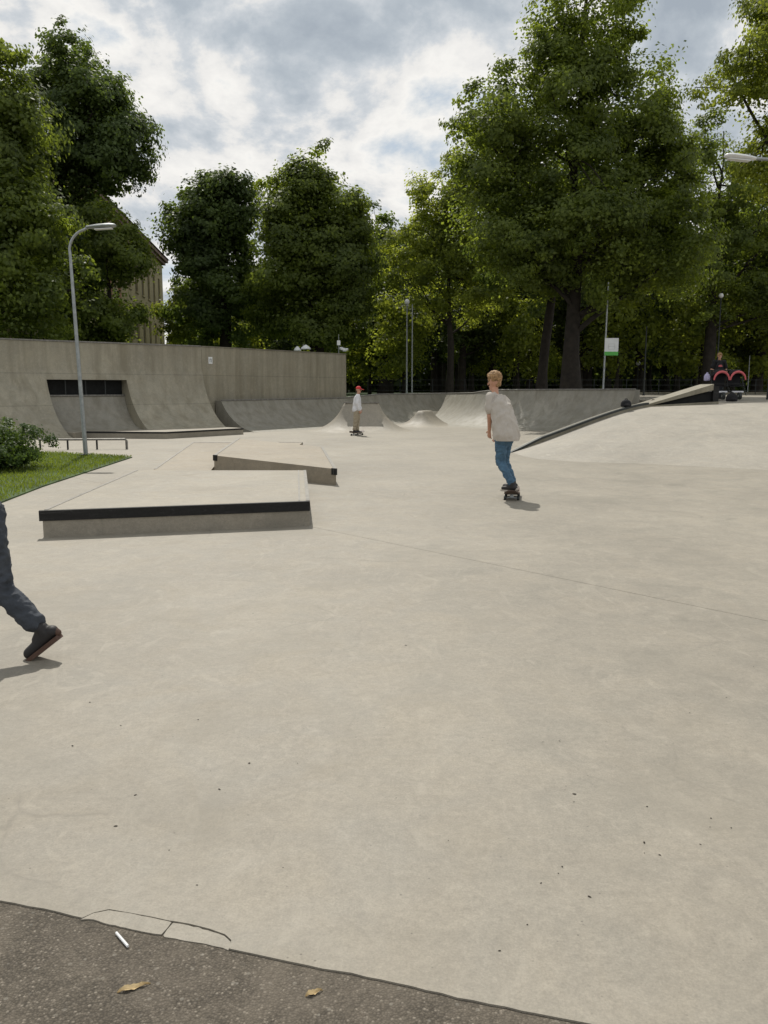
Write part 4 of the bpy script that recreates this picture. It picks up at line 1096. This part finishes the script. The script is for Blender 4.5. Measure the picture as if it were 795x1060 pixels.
        ell(b, H+hu*.050*hs-hd*.012*hs, (.084*hs, .084*hs, .083*hs)); capsule(b, H-hd*.03*hs+hu*.03*hs, H-hd*.045*hs-hu*.030*hs, .060*hs, .036*hs)
        capsule(b, H+hu*.095*hs+hd*.03*hs, H+hu*.085*hs+hd*.065*hs, .04*hs, .028*hs)
        skin_mesh(b, 'hair', mats['hair'], root, vox*.7, 1, .010*hs, 42)
def skateboard(root_name, loc, rz, label):
    root = empty(root_name, loc, label, 'skateboard', rz=rz)
    b = MB(); n = 14; vs = []
    for i in range(n+1):
        t = -1+2*i/n; x = t*.40; z = .088 + (max(0, abs(t)-.68)/.32)**1.5*.055; hw = .102*(1-max(0, abs(t)-.75)**2*9)
        for s in (-1, 1):
            for h_ in (0, .013): vs.append((x, s*max(.02, hw), z+h_))
    fs = []
    for i in range(n):
        a = i*4; fs += [(a, a+4, a+5, a+1), (a+2, a+3, a+7, a+6), (a+1, a+5, a+7, a+3), (a, a+2, a+6, a+4)]
    fs += [(0, 1, 3, 2), (n*4, n*4+2, n*4+3, n*4+1)]
    b.add(vs, fs); b.build('deck', M['deck'], root, smooth=True, sharp=30)
    for sx in (-.21, .21):
        b = MB(); b.tube([(sx, -.075, .03), (sx, .075, .03)], .012, 8); b.lathe([(.03, 0), (.018, .05)], (sx, 0, .036), 8); t = b.build('truck', M['steel'], root, smooth=True)
        for sy in (-.088, .088):
            b = MB(); b.tube([(sx, sy-.018, .028), (sx, sy+.018, .028)], .028, 14); b.build('wheel', M['wsole'] if sx > 5 else M['dkmetal'], root, smooth=True)
    return root

# nearer skateboarder, seen from behind
g1 = G(530, 515.5)
k1r = empty('person', g1, 'boy in loose grey t-shirt and blue jeans riding away on a skateboard', 'person')
s1 = skateboard('skateboard', g1, R(80), 'skateboard under the boy in blue jeans')
sc_ = g1.y/FOC
def q(px, py, dy=0): return (( px-530)*sc_*1.0, dy, (515.5-py)*sc_)
J = dict(pelvis=q(521, 452), chest=q(516.5, 424, .05), neck=q(511.5, 406, .10), head=q(510.8, 395.6, .13),
         shl=q(505.5, 411.5, .02), shr=q(518.5, 414, .16), ell=q(505, 431, -.0), elr=q(522, 434, .24), wrl=q(506, 446, .10), wrr=q(517, 449, .30),
         hipl=q(517, 453, -.06), hipr=q(524, 454, .08), knl=q(517.5, 478, .02), knr=q(523.0, 477, .20), anl=q(528.5, 500.5, -.16), anr=q(533, 501, .17), tol=q(523, 505, -.10), tor=q(527.5, 505, .24), hem=q(522.5, 449, -.02))
person(k1r, J, (-.75, .66, 0), (-.72, .68, -.12), dict(trousers=M['jeans'], shirt=M['tee'], hair=M['hair'], sole=M['wsole']), dict(voxel=.010, sw=1.22, hs=1.12, k=.97, tw=.92, sleeve=.62, hemdrop=.09))

# far rider with red cap
g2 = G(369.5, 450.5)
k2 = empty('person', g2, 'small rider in red cap, white long sleeved shirt and khaki trousers', 'person')
skateboard('skateboard', g2, R(62), 'distant skateboard under the rider in the red cap')
s2 = g2.y/FOC
def q(px, py, dy=0): return ((px-369.5)*s2, dy, (450.5-py)*s2)
J = dict(pelvis=q(369.5, 425.5), chest=q(370, 415), neck=q(370.6, 408.3), head=q(371.3, 404.2),
         shl=q(370.8, 410.3, .16), shr=q(370.3, 410.3, -.16), ell=q(371.5, 417.5, .2), elr=q(370.3, 418, -.20), wrl=q(373.2, 424, .15), wrr=q(372.2, 424.6, -.17),
         hipl=q(369.8, 426.5, .08), hipr=q(369.4, 426.5, -.08), knl=q(370.2, 436, .08), knr=q(368.3, 436, -.08), anl=q(369.9, 445.8, .05), anr=q(366.8, 445.8, -.06), tol=q(372.3, 447.2, .04), tor=q(369.6, 447.2, -.07), hem=q(369.4, 424.5))
person(k2, J, (1, -.1, 0), (1, -.15, -.1), dict(trousers=M['khaki'], shirt=M['wtee'], hair=M['darkhair'], cap=M['red']), dict(voxel=.013, cap=True, sleeve=2, hs=.98, k=.9, sw=1.1, tw=1.1))

# adult with double stroller
g3 = AY(743, 402, 28.5); g3.z = 1.15
k3 = empty('person', g3, 'adult in black t-shirt standing behind the double stroller', 'person')
J = dict(pelvis=(0, 0, .93), chest=(0, 0, 1.22), neck=(0, 0, 1.47), head=(0, -.02, 1.60), shl=(.18, 0, 1.40), shr=(-.18, 0, 1.40), ell=(.27, .02, 1.12), elr=(-.27, .02, 1.12), wrl=(.20, -.22, 1.04), wrr=(-.20, -.22, 1.04),
         hipl=(.09, 0, .9), hipr=(-.09, 0, .9), knl=(.10, -.02, .5), knr=(-.10, .05, .5), anl=(.10, .02, .085), anr=(-.10, .14, .085), tol=(.10, -.12, .04), tor=(-.10, 0, .04), hem=(0, 0, .92))
person(k3, J, (0, -1, 0), (0, -1, -.08), dict(trousers=M['gjeans'], shirt=M['btee'], hair=M['hair']), dict(voxel=.013, hs=1.0, sleeve=.7, curl=.8))
k3.scale = (.92, .92, .90)
b = MB(); b.box(-.07, .07, -.132, -.126, 1.21, 1.25); b.box(-.045, .045, -.132, -.126, 1.255, 1.275); b.build('shirt_print', M['pink'], k3)
st = empty('double_stroller', (g3.x+.12, g3.y-.62, 1.15), 'double stroller with coral pink canopy trim and black seats', 'stroller')
for sx in (-.27, .27):
    b = MB(); b.box(-.22, .22, -.02, .30, .42, .46); b.box(-.22, .22, .26, .31, .46, .86, Matrix.Translation((0, 0, 0))); b.v = [(v[0]+sx, v[1], v[2]) for v in b.v]; b.build('seat', M['btee'], st, bevel=.02)
    # canopy: quarter dome shell
    b = MB(); vs = []; fs = []
    for i in range(9):
        a = math.pi*i/8
        for j in range(5):
            t = math.pi/2*j/4; vs.append((sx+math.cos(a)*.245, .30-.34*math.sin(t)*math.sin(a)**.5, .74+math.sin(a)*.25*(.55+.45*math.cos(t*.7))))
    for i in range(8):
        for j in range(4): k = i*5+j; fs.append((k, k+1, k+6, k+5))
    b.add(vs, fs); b.build('canopy', M['btee'], st, smooth=True)
    pts = [(sx+math.cos(math.pi*i/10)*.25, -.045-.0*i, .64+math.sin(math.pi*i/10)*.27) for i in range(11)]
    b = MB(); b.tube(pts, [.022+.02*math.sin(math.pi*i/10) for i in range(11)], 8); b.build('canopy_trim', M['pink'], st, smooth=True)
    b = MB(); b.box(sx-.19, sx+.19, -.12, -.03, .22, .28); b.build('footrest', M['wtee'], st, bevel=.02)
    for s in (-1, 1):
        b = MB(); b.tube([(sx-.04, s*.28+.05, .12), (sx+.04, s*.28+.05, .12)], .12, 18); wv = b.build('wheel', M['dkmetal'], st, smooth=True)
        b = MB(); b.tube([(sx-.044, s*.28+.05, .12), (sx+.044, s*.28+.05, .12)], .04, 10); b.build('hub', M['steel'], wv)
b = MB()
for sx in (-.52, 0, .52): b.tube([(sx*.97, -.2, .14), (sx, .1, .45), (sx, .36, .95)], .014, 6); b.tube([(sx, .36, .14), (sx, .05, .45)], .014, 6)
b.tube([(-.52, .38, .97), (.52, .38, .97)], .018, 8); b.build('frame', M['dkmetal'], st)
b = MB(); b.box(-.5, .5, -.06, -.03, .50, .53); b.build('bumper_bar', M['black'], st)
# things beside it
r_ = bag('diaper_bag', 0, 0, 1, .22, .24, M['lilac'], 'pale lilac bag hanging low at the left side of the stroller', 'bag'); r_.location = (g3.x-.52, g3.y-.35, 1.72); r_.name = 'stroller_bag'
r_.location.z = 1.15+.62
r_ = bag('black_bag', 0, 0, 1, .36, .24, M['btee'], 'black bag standing on the concrete right below the stroller', 'bag'); pb = AY(757.5, 411.5, 24.9); r_.location = (pb.x, 24.9, 1.13)

# walking person cut by the left edge
g4 = G(28, 684)
k4 = empty('person', g4, 'person in dark grey jeans and dark sneakers striding out at the left edge', 'person')
s4 = g4.y/FOC*1.02
def q(px, py, dy=0): return ((px-28)*s4, dy, (684-py)*s4*.985)
J = dict(pelvis=q(-26, 521, .02), chest=q(-42, 466, .02), neck=q(-48, 415, .02), head=q(-52, 390, .02),
         shl=q(-46, 428, -.17), shr=q(-52, 428, .21), ell=q(-10-60, 470, -.25), elr=q(-56, 474, .27), wrl=q(-88, 500, -.22), wrr=q(-60, 520, .27),
         hipl=q(-28, 528, -.08), hipr=q(-14, 530, .10), knl=q(-78, 603, -.08), knr=q(-1.5, 607, .06), anl=q(-105, 668, -.08), anr=q(44, 652, .03), tol=q(-130, 680, -.08), tor=q(26, 680, .03), hem=q(-26, 520, .02))
J['anl'] = (J['anl'][0], J['anl'][1], .09)
person(k4, J, (-1, .05, 0), (-1, 0, 0), dict(trousers=M['gjeans'], shirt=M['gjeans'], hair=M['darkhair'], sole=M['sole']), dict(voxel=.009, sleeve=2, k=1.0, tw=.98, hem=.07, foot={'r': (-.80, .05, -.62)}))

# ------------------------------------------------------------------ litter
def stick(a, b, r, mat, name, label, cat):
    m_2 = (a+b)/2; root = MB().tube([a-m_2, b-m_2], [r, r], 8).build(name, mat, None, smooth=True, loc=m_2+Vector((0, 0, r+.002))); tag(root, label, cat)
stick(G(120.5, 967.5, -.005), G(132.5, 981.5, -.005), .0038, M['white'], 'paper_stick', 'thin white paper stick lying on the dark asphalt', 'stick')
def leaf(px0, py0, px1, py1, w, label, mat=M['litter'], name='fallen_leaf', group='dry leaves on the asphalt'):
    a, b = G(px0, py0, -.01), G(px1, py1, -.01); d = b-a; n_ = Vector((-d.y, d.x, 0)).normalized(); c = (a+b)/2
    vs = []; fs = []; S = 12
    for i in range(S+1):
        t = i/S; p = a.lerp(b, t)-c; ww_ = w*math.sin(math.pi*min(1, t*1.02)**.8)*(1+.2*math.sin(i*2.3)); h_ = .006*math.sin(t*math.pi)+.003*math.sin(t*9)
        vs += [p+n_*ww_+Vector((0, 0, h_+.006)), p+Vector((0, 0, h_)), p-n_*ww_*.8+Vector((0, 0, h_+.004))]
    for i in range(S): k = i*3; fs += [(k, k+1, k+4, k+3), (k+1, k+2, k+5, k+4)]
    mb = MB(); mb.add(vs, fs); o = mb.build(name, mat, None, smooth=True, loc=c+Vector((0, 0, .002))); tag(o, label, 'leaf', group); return o
leaf(121, 1030, 156, 1020.5, .010, 'long narrow curled dry leaf on the asphalt near the white stick')
leaf(316, 1034, 334, 1027.5, .009, 'small straw coloured dry leaf on the asphalt near the bottom centre')
rr = random.Random(11)
specks = [(125, 751), (343, 674), (578, 904), (610, 928), (670, 835), (667, 872), (736, 847), (735, 856), (757, 857), (562, 768), (579, 767), (464, 870), (204, 916), (293, 898), (120, 855), (243, 617), (262, 635), (714, 738), (752, 722), (594, 830), (595, 822), (667, 883), (683, 885), (725, 874), (582, 897), (517, 984), (546, 957), (140, 823), (175, 880), (218, 798), (227, 817), (258, 790), (560, 914), (205, 745), (308, 790), (410, 826), (93, 727), (75, 772), (780, 690), (420, 668)]
proto_s = None
for i, (x, y) in enumerate(specks):
    p = G(x, y, .001)
    if proto_s is None or i % 3 == 0:
        vs = [(math.cos(a)*rr.uniform(.003, .009), math.sin(a)*rr.uniform(.003, .006), rr.uniform(0, .002)) for a in [k*math.pi/3 for k in range(6)]] + [(0, 0, .005)]
        mb = MB(); mb.add(vs, [(k, (k+1) % 6, 6) for k in range(6)]+[(5, 4, 3, 2, 1, 0)]); o = mb.build('leaf_crumb', M['speck']); proto_s = o
    else:
        o = proto_s.copy(); col.objects.link(o)
    tag(o, 'tiny dark leaf crumb lying on the pale concrete', 'debris', 'dark crumbs scattered on the concrete')
    o.location = p; o.rotation_euler = (0, 0, rr.uniform(0, 6)); s = rr.uniform(.35, .95); o.scale = (s*rr.uniform(.7, 1.6), s, s*.6)
